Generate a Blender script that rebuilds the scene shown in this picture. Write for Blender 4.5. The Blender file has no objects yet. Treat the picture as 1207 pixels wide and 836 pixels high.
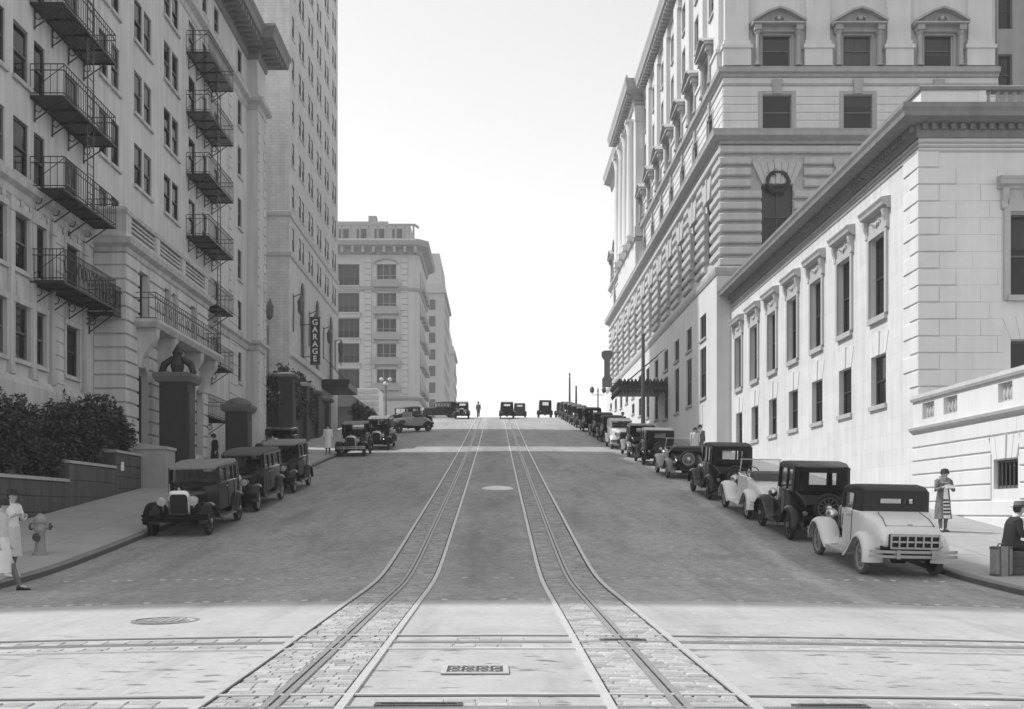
import bpy, math, random
from mathutils import Matrix, Vector
random.seed(7)
PI = math.pi
sc = bpy.context.scene
COL = sc.collection

# ------------------------------------------------------------------ camera, sky, sun, exposure
cam_d = bpy.data.cameras.new('camera')
cam = bpy.data.objects.new('camera', cam_d); COL.objects.link(cam)
FPX = 1250.0                                   # focal length in photo pixels (1207 wide)
cam.location = (0, 0, 0); cam.rotation_euler = (PI/2, 0, 0)
cam_d.sensor_fit = 'HORIZONTAL'; cam_d.sensor_width = 36.0
cam_d.lens = 36.0*FPX/1207.0
cam_d.shift_x = 18.5/1207.0; cam_d.shift_y = 187.0/1207.0   # rising front of a view camera
cam_d.clip_start = 0.1; cam_d.clip_end = 5000
sc.camera = cam

SUN_EL = math.radians(51); SUN_AZ = math.radians(4)         # sun to the left, a little ahead
sunvec = Vector((-math.cos(SUN_EL)*math.cos(SUN_AZ), math.cos(SUN_EL)*math.sin(SUN_AZ), math.sin(SUN_EL)))
world = bpy.data.worlds.new('World'); sc.world = world; world.use_nodes = True
wn = world.node_tree; wn.nodes.clear()
sky = wn.nodes.new('ShaderNodeTexSky'); sky.sky_type = 'NISHITA'; sky.sun_disc = False
sky.sun_elevation = SUN_EL; sky.sun_rotation = math.atan2(sunvec.x, sunvec.y)
sky.dust_density = 1.2; sky.air_density = 1.0; sky.altitude = 60
bw = wn.nodes.new('ShaderNodeSeparateColor')                  # black-and-white plate: the sky in one grey
bg = wn.nodes.new('ShaderNodeBackground'); bg.inputs['Strength'].default_value = 0.15
wo = wn.nodes.new('ShaderNodeOutputWorld')
mx1 = wn.nodes.new('ShaderNodeMath'); mx1.operation = 'MAXIMUM'; mx2 = wn.nodes.new('ShaderNodeMath'); mx2.operation = 'MAXIMUM'
wn.links.new(sky.outputs[0], bw.inputs[0]); wn.links.new(bw.outputs[0], mx1.inputs[0]); wn.links.new(bw.outputs[1], mx1.inputs[1])
wn.links.new(mx1.outputs[0], mx2.inputs[0]); wn.links.new(bw.outputs[2], mx2.inputs[1]); wn.links.new(mx2.outputs[0], bg.inputs['Color']); wn.links.new(bg.outputs[0], wo.inputs[0])

sun_d = bpy.data.lights.new('sun', 'SUN'); sun_d.energy = 2.5; sun_d.angle = math.radians(1.2); sun_d.color = (1, 1, 1)
sun = bpy.data.objects.new('sun', sun_d); COL.objects.link(sun)
sun.location = sunvec*200; sun.rotation_euler = (-sunvec).to_track_quat('-Z', 'Y').to_euler()
vs = sc.view_settings
vs.view_transform = 'Standard'; vs.look = 'None'; vs.gamma = 1.0; vs.exposure = 0.6; vs.use_curve_mapping = False
sc.cycles.use_denoising = True
sc.cycles.max_bounces = 6; sc.cycles.diffuse_bounces = 3; sc.cycles.glossy_bounces = 3
sc.cycles.transparent_max_bounces = 12; sc.cycles.volume_bounces = 1

# ------------------------------------------------------------------ materials (all neutral grey: a black-and-white plate)
MATS = {}
def mat(name, v, rough=0.8, var=0.0, scale=3.0, bump=0.0, bscale=40.0, metal=0.0, streak=0.0, spec=0.5, stretch=(1, 1, 1), coat=0.0):
    m = bpy.data.materials.new(name); m.use_nodes = True
    nt = m.node_tree; b = nt.nodes['Principled BSDF']
    b.inputs['Base Color'].default_value = (v, v, v, 1); b.inputs['Roughness'].default_value = rough
    b.inputs['Metallic'].default_value = metal; b.inputs['Specular IOR Level'].default_value = spec
    b.inputs['Coat Weight'].default_value = coat
    if var or bump or streak:
        geo = nt.nodes.new('ShaderNodeNewGeometry'); mp = nt.nodes.new('ShaderNodeMapping')
        nt.links.new(geo.outputs['Position'], mp.inputs['Vector']); mp.inputs['Scale'].default_value = stretch
    if var or streak:
        n1 = nt.nodes.new('ShaderNodeTexNoise'); n1.inputs['Scale'].default_value = scale
        n1.inputs['Detail'].default_value = 7; n1.inputs['Roughness'].default_value = 0.65
        nt.links.new(mp.outputs[0], n1.inputs['Vector'])
        r = nt.nodes.new('ShaderNodeMapRange'); r.inputs[1].default_value = 0.25; r.inputs[2].default_value = 0.75
        r.inputs[3].default_value = v*(1-var); r.inputs[4].default_value = v*(1+var)
        nt.links.new(n1.outputs['Fac'], r.inputs[0])
        out = r.outputs[0]
        if streak:
            mp2 = nt.nodes.new('ShaderNodeMapping'); mp2.inputs['Scale'].default_value = (3.5, 3.5, 0.18)
            nt.links.new(geo.outputs['Position'], mp2.inputs['Vector'])
            n2 = nt.nodes.new('ShaderNodeTexNoise'); n2.inputs['Scale'].default_value = 1.0; n2.inputs['Detail'].default_value = 5
            nt.links.new(mp2.outputs[0], n2.inputs['Vector'])
            r2 = nt.nodes.new('ShaderNodeMapRange'); r2.inputs[1].default_value = 0.35; r2.inputs[2].default_value = 0.62
            r2.inputs[3].default_value = 1-streak; r2.inputs[4].default_value = 1.0
            nt.links.new(n2.outputs['Fac'], r2.inputs[0])
            mu = nt.nodes.new('ShaderNodeMath'); mu.operation = 'MULTIPLY'
            nt.links.new(out, mu.inputs[0]); nt.links.new(r2.outputs[0], mu.inputs[1]); out = mu.outputs[0]
        nt.links.new(out, b.inputs['Base Color'])
    if bump:
        n3 = nt.nodes.new('ShaderNodeTexNoise'); n3.inputs['Scale'].default_value = bscale; n3.inputs['Detail'].default_value = 4
        nt.links.new(mp.outputs[0], n3.inputs['Vector'])
        bp = nt.nodes.new('ShaderNodeBump'); bp.inputs['Strength'].default_value = bump; bp.inputs['Distance'].default_value = 0.02
        nt.links.new(n3.outputs['Fac'], bp.inputs['Height']); nt.links.new(bp.outputs[0], b.inputs['Normal'])
    MATS[name] = m
    return m
def brick_mat(name, v, mortar, bw_, bh, var=0.15, depth=0.4, c2=0.8, mort=0.012):
    """fine masonry too small to build brick by brick"""
    m = mat(name, v, 0.85, var, 1.5, 0, streak=0.12)
    nt = m.node_tree; b = nt.nodes['Principled BSDF']
    src = b.inputs['Base Color'].links[0].from_socket
    geo = nt.nodes.new('ShaderNodeNewGeometry'); sx = nt.nodes.new('ShaderNodeSeparateXYZ'); cx = nt.nodes.new('ShaderNodeCombineXYZ')
    nt.links.new(geo.outputs['Position'], sx.inputs[0])
    add = nt.nodes.new('ShaderNodeMath'); nt.links.new(sx.outputs[0], add.inputs[0]); nt.links.new(sx.outputs[1], add.inputs[1])
    nt.links.new(add.outputs[0], cx.inputs[0]); nt.links.new(sx.outputs[2], cx.inputs[1])
    br = nt.nodes.new('ShaderNodeTexBrick'); nt.links.new(cx.outputs[0], br.inputs['Vector'])
    br.inputs['Scale'].default_value = 1.0; br.inputs['Brick Width'].default_value = bw_; br.inputs['Row Height'].default_value = bh
    br.inputs['Mortar Size'].default_value = mort; br.inputs['Mortar Smooth'].default_value = 0.2
    br.inputs['Color1'].default_value = (1, 1, 1, 1); br.inputs['Color2'].default_value = (c2, c2, c2, 1)
    br.inputs['Mortar'].default_value = (mortar, mortar, mortar, 1)
    mx = nt.nodes.new('ShaderNodeMix'); mx.data_type = 'RGBA'; mx.blend_type = 'MULTIPLY'; mx.inputs[0].default_value = 1.0
    nt.links.new(src, mx.inputs[6]); nt.links.new(br.outputs['Color'], mx.inputs[7]); nt.links.new(mx.outputs[2], b.inputs['Base Color'])
    bp = nt.nodes.new('ShaderNodeBump'); bp.inputs['Strength'].default_value = depth; bp.inputs['Distance'].default_value = 0.02; bp.invert = True
    nt.links.new(br.outputs['Fac'], bp.inputs['Height']); nt.links.new(bp.outputs[0], b.inputs['Normal'])
    return m
def glass_mat(name, tint, refl_rough=0.03, opacity=0.12, dark=0.02):
    m = bpy.data.materials.new(name); m.use_nodes = True; nt = m.node_tree; nt.nodes.clear()
    o = nt.nodes.new('ShaderNodeOutputMaterial'); t = nt.nodes.new('ShaderNodeBsdfTransparent'); g = nt.nodes.new('ShaderNodeBsdfGlossy')
    t.inputs[0].default_value = (tint, tint, tint, 1); g.inputs['Roughness'].default_value = refl_rough
    g.inputs[0].default_value = (0.9, 0.9, 0.9, 1)
    fr = nt.nodes.new('ShaderNodeFresnel'); fr.inputs['IOR'].default_value = 1.36
    mx = nt.nodes.new('ShaderNodeMixShader'); nt.links.new(fr.outputs[0], mx.inputs[0])
    nt.links.new(t.outputs[0], mx.inputs[1]); nt.links.new(g.outputs[0], mx.inputs[2])
    d = nt.nodes.new('ShaderNodeBsdfDiffuse'); d.inputs[0].default_value = (dark, dark, dark, 1)
    mx2 = nt.nodes.new('ShaderNodeMixShader'); mx2.inputs[0].default_value = opacity
    nt.links.new(mx.outputs[0], mx2.inputs[1]); nt.links.new(d.outputs[0], mx2.inputs[2]); nt.links.new(mx2.outputs[0], o.inputs[0])
    MATS[name] = m; return m

mat('pale_stone', 0.68, 0.85, 0.06, 0.8, 0.15, 30, streak=0.06)
brick_mat('pale_ashlar', 0.68, 0.88, 1.35, 0.55, var=0.06, depth=0.25, c2=0.93, mort=0.012)
mat('joint_dark', 0.10, 0.9)
mat('cornice_stone', 0.22, 0.9, 0.15, 1.5, 0.2, 20, streak=0.15)  # weathered stone, darkened further to paint in shade under the cornices
mat('pale_stone_trim', 0.44, 0.85, 0.08, 1.2, 0.15, 30, streak=0.10)
mat('hotel_stone', 0.60, 0.85, 0.07, 0.9, 0.15, 25, streak=0.08)
mat('hotel_trim', 0.36, 0.85, 0.10, 1.4, 0.2, 25, streak=0.12)
mat('hotel_rustic', 0.48, 0.9, 0.12, 1.2, 0.5, 14, streak=0.10)
mat('stucco', 0.56, 0.9, 0.09, 0.7, 0.15, 30, streak=0.18)
mat('stucco_trim', 0.50, 0.9, 0.14, 1.5, 0.2, 20, streak=0.22)
mat('stucco_dark', 0.15, 0.9, 0.12, 1.5, 0.2, 20, streak=0.15)
brick_mat('tower_brick', 0.60, 0.80, 0.55, 0.20, c2=0.93, mort=0.016, depth=0.25)
mat('tower_trim', 0.56, 0.9, 0.08, 1.0, 0.1, 20, streak=0.10)
mat('cream_stone', 0.48, 0.9, 0.08, 0.5, 0.1, 10, streak=0.06)
mat('cream_trim', 0.32, 0.9, 0.08, 0.5, streak=0.05)
mat('cream_shadow_box', 0.14, 0.9)
mat('far_stone', 0.38, 0.9, 0.06, 0.3)
mat('dark_granite', 0.03, 0.7, 0.25, 4, 0.3, 30)
mat('garden_wall', 0.10, 0.9, 0.25, 2.0, 0.5, 16, streak=0.25)
mat('wall_cap', 0.36, 0.9, 0.15, 2.0, 0.2, 20)
mat('window_frame', 0.12, 0.6); mat('window_frame_dark', 0.035, 0.5); mat('window_frame_light', 0.45, 0.6)
mat('room_dark', 0.015, 0.9); mat('blind', 0.17, 0.8, 0.05, 3); mat('blind_glint', 0.60, 0.8, 0.05, 3); mat('curtain', 0.34, 0.9)  # the palest blind also imitates bright reflections in the upper sashes
glass_mat('window_glass', 0.8); glass_mat('car_glass', 0.80, 0.02, 0.05)
mat('iron', 0.025, 0.55, 0.2, 6); mat('iron_grey', 0.10, 0.6, 0.2, 6)
mat('roof_metal', 0.25, 0.6, 0.1, 1)
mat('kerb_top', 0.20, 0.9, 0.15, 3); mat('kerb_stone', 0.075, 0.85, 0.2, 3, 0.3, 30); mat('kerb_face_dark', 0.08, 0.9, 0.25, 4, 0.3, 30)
mat('rail_steel', 0.54, 0.42, 0.12, 6, metal=0.25); mat('slot_steel', 0.34, 0.45, 0.2, 6, metal=0.5); mat('slot_dark', 0.015, 0.9)
mat('sett_pale', 0.37, 0.75, 0.28, 4, 0.4, 30)
mat('sett_stone', 0.33, 0.75, 0.30, 5, 0.5, 30)
for _n in ('sett_stone', 'sett_pale'):                        # each sett its own shade
    _nt = MATS[_n].node_tree; _b = _nt.nodes['Principled BSDF']; _src = _b.inputs['Base Color'].links[0].from_socket
    _g = _nt.nodes.new('ShaderNodeNewGeometry'); _r = _nt.nodes.new('ShaderNodeMapRange'); _r.inputs[3].default_value = 0.76; _r.inputs[4].default_value = 1.16
    _m = _nt.nodes.new('ShaderNodeMath'); _m.operation = 'MULTIPLY'
    _nt.links.new(_g.outputs['Random Per Island'], _r.inputs[0]); _nt.links.new(_src, _m.inputs[0]); _nt.links.new(_r.outputs[0], _m.inputs[1]); _nt.links.new(_m.outputs[0], _b.inputs['Base Color'])
mat('stud_metal', 0.45, 0.6, 0.2, 8); mat('plate_white', 0.42, 0.7, 0.1, 8); mat('cast_iron', 0.06, 0.6, 0.3, 12, 0.4, 60)
mat('white_paint', 0.78, 0.6, 0.08, 10); mat('sign_black', 0.02, 0.5)
mat('concrete_walk', 0.36, 0.88, 0.14, 0.9, 0.2, 40, streak=0.0); mat('concrete_walk_right', 0.32, 0.88, 0.14, 0.9, 0.2, 40)
mat('ground_earth', 0.12, 0.95, 0.2, 0.5)
# ------------------------------------------------------------------ mesh helpers
class MB:
    def __init__(s): s.v = []; s.f = []; s.m = []; s.cur = 0
    def add(s, vs_, fs):
        k = len(s.v); s.v += [tuple(p) for p in vs_]
        for f in fs: s.f.append(tuple(i+k for i in f)); s.m.append(s.cur)
        return s
    def box(s, a, b):
        (x0, y0, z0), (x1, y1, z1) = a, b
        x0, x1 = min(x0, x1), max(x0, x1); y0, y1 = min(y0, y1), max(y0, y1); z0, z1 = min(z0, z1), max(z0, z1)
        return s.add([(x0,y0,z0),(x1,y0,z0),(x1,y1,z0),(x0,y1,z0),(x0,y0,z1),(x1,y0,z1),(x1,y1,z1),(x0,y1,z1)],
                     [(0,3,2,1),(4,5,6,7),(0,1,5,4),(1,2,6,5),(2,3,7,6),(3,0,4,7)])
    def bar(s, p, q, w, h, up=(0, 0, 1)):
        p, q = Vector(p), Vector(q); d = (q-p).normalized(); up = Vector(up)
        sx = d.cross(up)
        if sx.length < 1e-4: sx = d.cross(Vector((1, 0, 0)))
        sx.normalize(); uz = sx.cross(d).normalized()
        vs_ = []
        for c in (p, q):
            for a, b in ((-1,-1),(1,-1),(1,1),(-1,1)): vs_.append(c + sx*(a*w/2) + uz*(b*h/2))
        return s.add(vs_, [(0,1,2,3),(7,6,5,4),(0,4,5,1),(1,5,6,2),(2,6,7,3),(3,7,4,0)])
    def tube(s, pts, r, n=8, caps=True):
        pts = [Vector(p) for p in pts]; rr = r if isinstance(r, (list, tuple)) else [r]*len(pts)
        k = len(s.v); prev = None
        for i, p in enumerate(pts):
            d = (pts[min(i+1, len(pts)-1)] - pts[max(i-1, 0)]).normalized()
            if prev is None:
                a = Vector((0, 0, 1)) if abs(d.z) < 0.9 else Vector((1, 0, 0))
                u = d.cross(a).normalized()
            else:
                u = (prev - d*prev.dot(d)); u = u.normalized() if u.length > 1e-5 else d.orthogonal().normalized()
            w = d.cross(u); prev = u
            for j in range(n):
                t = 2*PI*j/n; s.v.append(tuple(p + u*(math.cos(t)*rr[i]) + w*(math.sin(t)*rr[i])))
        for i in range(len(pts)-1):
            for j in range(n):
                a, b = k+i*n+j, k+i*n+(j+1) % n
                s.f.append((a, b, b+n, a+n)); s.m.append(s.cur)
        if caps:
            s.f.append(tuple(k+n-1-j for j in range(n))); s.f.append(tuple(k+(len(pts)-1)*n+j for j in range(n))); s.m += [s.cur]*2
        return s
    def lathe(s, prof, n=16, c=(0, 0, 0), axis='Z'):
        k = len(s.v)
        for r, h in prof:
            for j in range(n):
                t = 2*PI*j/n; x, y = r*math.cos(t), r*math.sin(t)
                p = (x, y, h) if axis == 'Z' else ((h, x, y) if axis == 'X' else (x, h, y))
                s.v.append((c[0]+p[0], c[1]+p[1], c[2]+p[2]))
        for i in range(len(prof)-1):
            for j in range(n):
                a, b = k+i*n+j, k+i*n+(j+1) % n
                s.f.append((a, b, b+n, a+n)); s.m.append(s.cur)
        for i, rev in ((0, True), (len(prof)-1, False)):
            if prof[i][0] > 1e-4:
                f = [k+i*n+j for j in range(n)]
                s.f.append(tuple(reversed(f)) if rev else tuple(f)); s.m.append(s.cur)
        return s
    def loft(s, rings, cap0=True, cap1=True, closed=True):
        n = len(rings[0]); k = len(s.v)
        for r in rings: s.v += [tuple(p) for p in r]
        for i in range(len(rings)-1):
            for j in range(n if closed else n-1):
                a, b = k+i*n+j, k+i*n+(j+1) % n
                s.f.append((a, b, b+n, a+n)); s.m.append(s.cur)
        if cap0: s.f.append(tuple(k+n-1-j for j in range(n))); s.m.append(s.cur)
        if cap1: s.f.append(tuple(k+(len(rings)-1)*n+j for j in range(n))); s.m.append(s.cur)
        return s
    def prism(s, poly, y0, y1):
        """polygon in (x, z) extruded along y"""
        n = len(poly)
        vs_ = [(x, y0, z) for x, z in poly] + [(x, y1, z) for x, z in poly]
        return s.add(vs_, [tuple(range(n)), tuple(range(2*n-1, n-1, -1))] + [(i, i+n, (i+1) % n+n, (i+1) % n) for i in range(n)])
    def sweep(s, pts, prof):
        """profile [(out, z)] along a plan path [(x, y)], out to the right of the path, mitred"""
        k = len(s.v); n = len(prof); P = [Vector((p[0], p[1])) for p in pts]
        for i, p in enumerate(P):
            ns = []
            if i > 0: d = (P[i]-P[i-1]).normalized(); ns.append(Vector((d.y, -d.x)))
            if i < len(P)-1: d = (P[i+1]-P[i]).normalized(); ns.append(Vector((d.y, -d.x)))
            m = ns[0] if len(ns) == 1 else (ns[0]+ns[1])/(1+ns[0].dot(ns[1]))
            for o, z in prof: q = p + m*o; s.v.append((q.x, q.y, z))
        for i in range(len(P)-1):
            for j in range(n):
                a, b = k+i*n+j, k+i*n+(j+1) % n
                s.f.append((a, a+n, b+n, b)); s.m.append(s.cur)
        s.f.append(tuple(k+j for j in range(n))); s.f.append(tuple(k+(len(P)-1)*n+n-1-j for j in range(n))); s.m += [s.cur]*2
        return s
    def shift(s, off):
        s.v = [(x-off[0], y-off[1], z-off[2]) for x, y, z in s.v]; return s
    def mesh(s, name, smooth=False, angle=None):
        me = bpy.data.meshes.new(name); me.from_pydata(s.v, [], s.f)
        if any(s.m): me.polygons.foreach_set('material_index', s.m)
        if smooth: me.polygons.foreach_set('use_smooth', [True]*len(me.polygons))
        me.validate(); me.update()
        if smooth and angle: 
            try: me.set_sharp_from_angle(angle=math.radians(angle))
            except Exception: pass
        return me
def recalc(me):
    import bmesh
    bm = bmesh.new(); bm.from_mesh(me); bmesh.ops.recalc_face_normals(bm, faces=bm.faces); bm.to_mesh(me); bm.free()
def M(m): return MATS[m] if isinstance(m, str) else m
def obj(name, mb, m, parent=None, smooth=False, angle=40, fix=False, loc=None, rz=None):
    me = mb.mesh(name, smooth, angle) if isinstance(mb, MB) else mb
    if fix: recalc(me)
    if not len(me.materials):
        for q in (m if isinstance(m, (list, tuple)) else [m]): me.materials.append(M(q))
    o = bpy.data.objects.new(name, me); COL.objects.link(o)
    if parent is not None: o.parent = parent
    if loc is not None: o.location = loc
    if rz is not None: o.rotation_euler = (0, 0, rz)
    return o
def tag(o, label=None, cat=None, group=None, kind=None):
    for k, v in (('label', label), ('category', cat), ('group', group), ('kind', kind)):
        if v: o[k] = v
    return o
def thing(name, label, cat, loc=(0, 0, 0), group=None):
    o = bpy.data.objects.new(name, None); COL.objects.link(o); o.location = loc; o.empty_display_size = 0.3
    return tag(o, label, cat, group)
def wpart(name, mb, m, parent, **kw):
    """a part whose mesh is given in world coordinates, under an unrotated thing"""
    return obj(name, mb.shift(parent.location), m, parent, **kw)

# ------------------------------------------------------------------ the lie of the land
PROF = [(-60, -2.3), (-20, -1.75), (5, -1.46), (9.5, -1.41), (16, -1.31), (19, -1.28), (20.7, -1.2), (24, -0.86), (40, 0.96), (64.5, 3.87),
        (101, 8.5), (120, 10.85), (130, 11.75), (140, 12.25), (160, 12.6), (200, 12.6), (260, 11.0), (400, 6.0), (900, 0.0), (2000, -8)]
def _lin(y):
    if y <= PROF[0][0]: return PROF[0][1]
    for (a, za), (b, zb) in zip(PROF, PROF[1:]):
        if y <= b: return za + (zb-za)*(y-a)/(b-a)
    return PROF[-1][1]
def zc(y, w=1.6):
    return sum(_lin(y + w*k/4.0) for k in range(-4, 5))/9.0
KL, KR = -8.9, 8.9                                  # kerb lines
def zroad(x, y):
    t = max(-1.15, min(1.15, (x-0.2)/8.7))
    f = max(0.0, min(1.0, (y-15.0)/5.0)); f = f*f*(3-2*f)
    return zc(y) - (0.17-0.09*f)*t*t
def zwalk(x, y):
    f = max(0.0, min(1.0, (y-15.0)/5.0)); f = f*f*(3-2*f); e = -0.05+0.09*f
    if x < 0: return zc(y) + e + 0.03*(KL-x)
    return zc(y) + e - 0.015*(x-KR)
def slope(y): return (zc(y+0.8)-zc(y-0.8))/1.6

# ------------------------------------------------------------------ facades: canonical (u along, inward, up)
class Fac:
    def __init__(s, kind, p):
        s.kind = kind
        s.o = Vector((0, p, 0)) if kind == 'E' else Vector((p, 0, 0))
        s.rz = {'E': 0.0, 'R': -PI/2, 'L': PI/2}[kind]
    def U(s, c): return -c if s.kind == 'R' else c
    def rng(s, a, b): a, b = s.U(a), s.U(b); return (min(a, b), max(a, b))
    def pt(s, u, w, z):
        c, q = math.cos(s.rz), math.sin(s.rz)
        return Vector((s.o.x + c*u - q*w, s.o.y + q*u + c*w, s.o.z + z))
def fpart(name, mb, m, parent, F, **kw):
    return obj(name, mb, m, parent, loc=F.o - parent.location, rz=F.rz, **kw)
def fplace(name, me, m, parent, F, u, w, z, **kw):
    return obj(name, me, m, parent, loc=F.pt(u, w, z) - parent.location, rz=F.rz, **kw)
def wall_mb(u0, u1, z0, z1, ops, depth, mb=None, back=True):
    """flat wall at inward 0 with rectangular openings and reveals"""
    mb = mb or MB()
    us = sorted({u0, u1} | {q for o in ops for q in o[:2]}); zs = sorted({z0, z1} | {q for o in ops for q in o[2:4]})
    us = [q for q in us if u0 <= q <= u1]; zs = [q for q in zs if z0 <= q <= z1]
    for a, b in zip(us, us[1:]):
        run = None
        for c, d in zip(zs, zs[1:]):
            mu, mz = (a+b)/2, (c+d)/2
            hole = any(o[0] < mu < o[1] and o[2] < mz < o[3] for o in ops)
            if not hole: run = (run[0], d) if run else (c, d)
            if hole or d == zs[-1]:
                if run: mb.add([(a,0,run[0]),(b,0,run[0]),(b,0,run[1]),(a,0,run[1])], [(0,1,2,3)])
                run = None
    for o in ops:
        a, b, c, d = o[:4]; dp = o[4] if len(o) > 4 else depth
        mb.add([(a,0,c),(b,0,c),(b,0,d),(a,0,d),(a,dp,c),(b,dp,c),(b,dp,d),(a,dp,d)], [(0,4,5,1),(1,5,6,2),(2,6,7,3),(3,7,4,0)])
    return mb
CACHE = {}
def cached(key, fn):
    if key not in CACHE: CACHE[key] = fn()
    return CACHE[key]
def mesh_of(mb, name, mats, smooth=False, fix=False):
    me = mb.mesh(name, smooth, 40)
    if fix: recalc(me)
    for q in mats: me.materials.append(M(q))
    return me
def window(parent, F, u, z, w, h, depth, frame='window_frame', rail=True, mull=0, blind=None, bfrac=0.5, sill=None, bars=0, glass='window_glass', name='window'):
    w, h = round(w, 3), round(h, 3)
    def fr():
        mb = MB(); t = 0.075; y0, y1 = -min(0.11, depth*.75), -0.02
        mb.box((-w/2, y0, 0), (-w/2+t, y1, h)); mb.box((w/2-t, y0, 0), (w/2, y1, h))
        mb.box((-w/2+t, y0, h-t), (w/2-t, y1, h)); mb.box((-w/2+t, y0, 0), (w/2-t, y1, t*1.2))
        if rail: mb.box((-w/2+t, y0-0.01, h*0.5-0.03), (w/2-t, y1-0.01, h*0.5+0.03))
        for k in range(mull):
            x = -w/2 + w*(k+1)/(mull+1); mb.box((x-0.04, y0-0.02, t*1.2), (x+0.04, y1+0.01, h-t))
        for k in range(bars):
            x = -w/2 + w*(k+1)/(bars+1); mb.box((x-0.015, y0+0.02, t*1.2), (x+0.015, y1-0.02, h-t))
        mb.cur = 1
        mb.add([(-w/2, 0.22, 0), (w/2, 0.22, 0), (w/2, 0.22, h), (-w/2, 0.22, h)], [(0,1,2,3)])
        for a, b, c, d in (((-w/2,-0.02,0),(-w/2,0.22,0),(-w/2,0.22,h),(-w/2,-0.02,h)), ((w/2,-0.02,0),(w/2,0.22,0),(w/2,0.22,h),(w/2,-0.02,h)),
                           ((-w/2,-0.02,h),(w/2,-0.02,h),(w/2,0.22,h),(-w/2,0.22,h)), ((-w/2,-0.02,0),(w/2,-0.02,0),(w/2,0.22,0),(-w/2,0.22,0))):
            mb.add([a, b, c, d], [(0,1,2,3)])
        return mesh_of(mb, name, [frame, 'room_dark'])
    key = ('win', w, h, frame, rail, mull, bars, depth < .15)
    o = fplace(name, cached(key, fr), frame, parent, F, u, depth, z)
    def pane(z0, z1, y):
        return lambda: mesh_of(MB().box((-w/2+0.06, y, z0), (w/2-0.06, y+0.008, z1)), 'pane', [glass])
    if rail:
        obj('pane', cached(key+('pu', glass), pane(h*0.5, h-0.06, -min(0.08, depth*.55))), glass, o)
        obj('pane', cached(key+('pl', glass), pane(0.08, h*0.5, -min(0.055, depth*.35))), glass, o)
    else:
        obj('pane', cached(key+('p', glass), pane(0.08, h-0.06, -0.07)), glass, o)
    if blind:
        bf = round(bfrac, 1)
        def bl():
            mb = MB(); z0 = h*(1-bf); n = 7
            ring = [(-w/2+0.05+(w-0.1)*k/n, 0.05 + (0.025*math.sin(k*2.4) if blind == 'curtain' else 0), 0) for k in range(n+1)]
            mb.loft([[(x, y, z0) for x, y, _ in ring], [(x, y, h-0.05) for x, y, _ in ring]], False, False, False)
            return mesh_of(mb, 'blind', [blind])
        obj('curtain' if blind == 'curtain' else 'blind', cached(key+('b', blind, bf), bl), blind, o)
    if sill:
        sm, proj, sh = sill
        obj('sill', cached(key+('s', sm, proj, sh, depth), lambda: mesh_of(
            MB().box((-w/2-0.1, -depth-proj, -sh), (w/2+0.1, -depth+0.02, 0.0)).box((-w/2, -depth+0.02, -0.03), (w/2, -0.03, 0.012)), 'sill', [sm])), sm, o)
    return o
def block_mesh(L, H, t, c, m, cx=None):
    """chamfered stone: x 0..L, z 0..H, proud of the wall by t"""
    L, H = round(L, 2), round(H, 3)
    def f():
        mb = MB(); b = [(0, 0, 0), (L, 0, 0), (L, 0, H), (0, 0, H)]; k = c
        mid = [(0, -t+k, 0), (L, -t+k, 0), (L, -t+k, H), (0, -t+k, H)]; fr = [(k, -t, k), (L-k, -t, k), (L-k, -t, H-k), (k, -t, H-k)]
        mb.loft([b, mid, fr], False, True)
        return mesh_of(mb, 'stone', [m])
    return cached(('blk', L, H, t, c, m), f)
def courses(parent, F, u0, u1, z0, z1, n, ops, m, t=0.06, gap=0.03, c=0.02, maxlen=99, jit=0.0, name='stone_course', stagger=False):
    """rows of stones between openings, each a part"""
    ch = (z1-z0)/n
    for k in range(n):
        a, b = z0+k*ch+gap/2, z0+(k+1)*ch-gap/2
        segs = [(u0, u1)]
        for o in ops:
            if o[2] < b-0.02 and o[3] > a+0.02:
                ns = []
                for s0, s1 in segs:
                    if o[1] <= s0 or o[0] >= s1: ns.append((s0, s1)); continue
                    if o[0] > s0: ns.append((s0, o[0]))
                    if o[1] < s1: ns.append((o[1], s1))
                segs = ns
        for s0, s1 in segs:
            if s1-s0 < 0.06: continue
            nn = max(1, int(math.ceil((s1-s0)/maxlen))); L = (s1-s0)/nn
            cuts = [s0+L*i for i in range(nn)] + [s1]
            if stagger and nn > 1 and k % 2:
                cuts = [s0] + [s0+L*(i+0.5) for i in range(nn)] + [s1]
            for p, q in zip(cuts, cuts[1:]):
                g = gap*0.3 if nn > 1 else 0
                tt = round(t + random.choice((0, 0, 1, -1))*jit, 4)
                fplace(name, block_mesh(q-p-g, b-a, tt, c, m), m, parent, F, p, 0, a)
def leaf_cloud(mb, blobs, n, size, rnd, flat=0.5):
    """leaf quads through the volume of several ellipsoids, denser near their skin"""
    tot = sum(b[3]*b[4]*b[5] for b in blobs)
    for (cx, cy, cz, rx, ry, rz_) in blobs:
        for _ in range(int(n*rx*ry*rz_/tot)):
            d = Vector((rnd.gauss(0, 1), rnd.gauss(0, 1), rnd.gauss(0, 1))).normalized()
            r = rnd.random()**0.45 * (0.86+0.22*math.sin(d.x*7+d.y*5+cx*3)*math.sin(d.z*6+cy))
            p = Vector((cx+d.x*rx*r, cy+d.y*ry*r, cz+d.z*rz_*r))
            u = Vector((rnd.gauss(0, 1), rnd.gauss(0, 1), rnd.gauss(0, 0.7))).normalized(); w = u.orthogonal().normalized()
            w = Matrix.Rotation(rnd.random()*6.28, 3, u) @ w; s = size*(0.45+1.1*rnd.random()**1.5)
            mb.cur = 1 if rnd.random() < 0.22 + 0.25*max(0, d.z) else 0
            mb.add([p-u*s, p+w*s*0.45, p+u*s, p-w*s*0.45], [(0, 1, 2, 3)])
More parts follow.
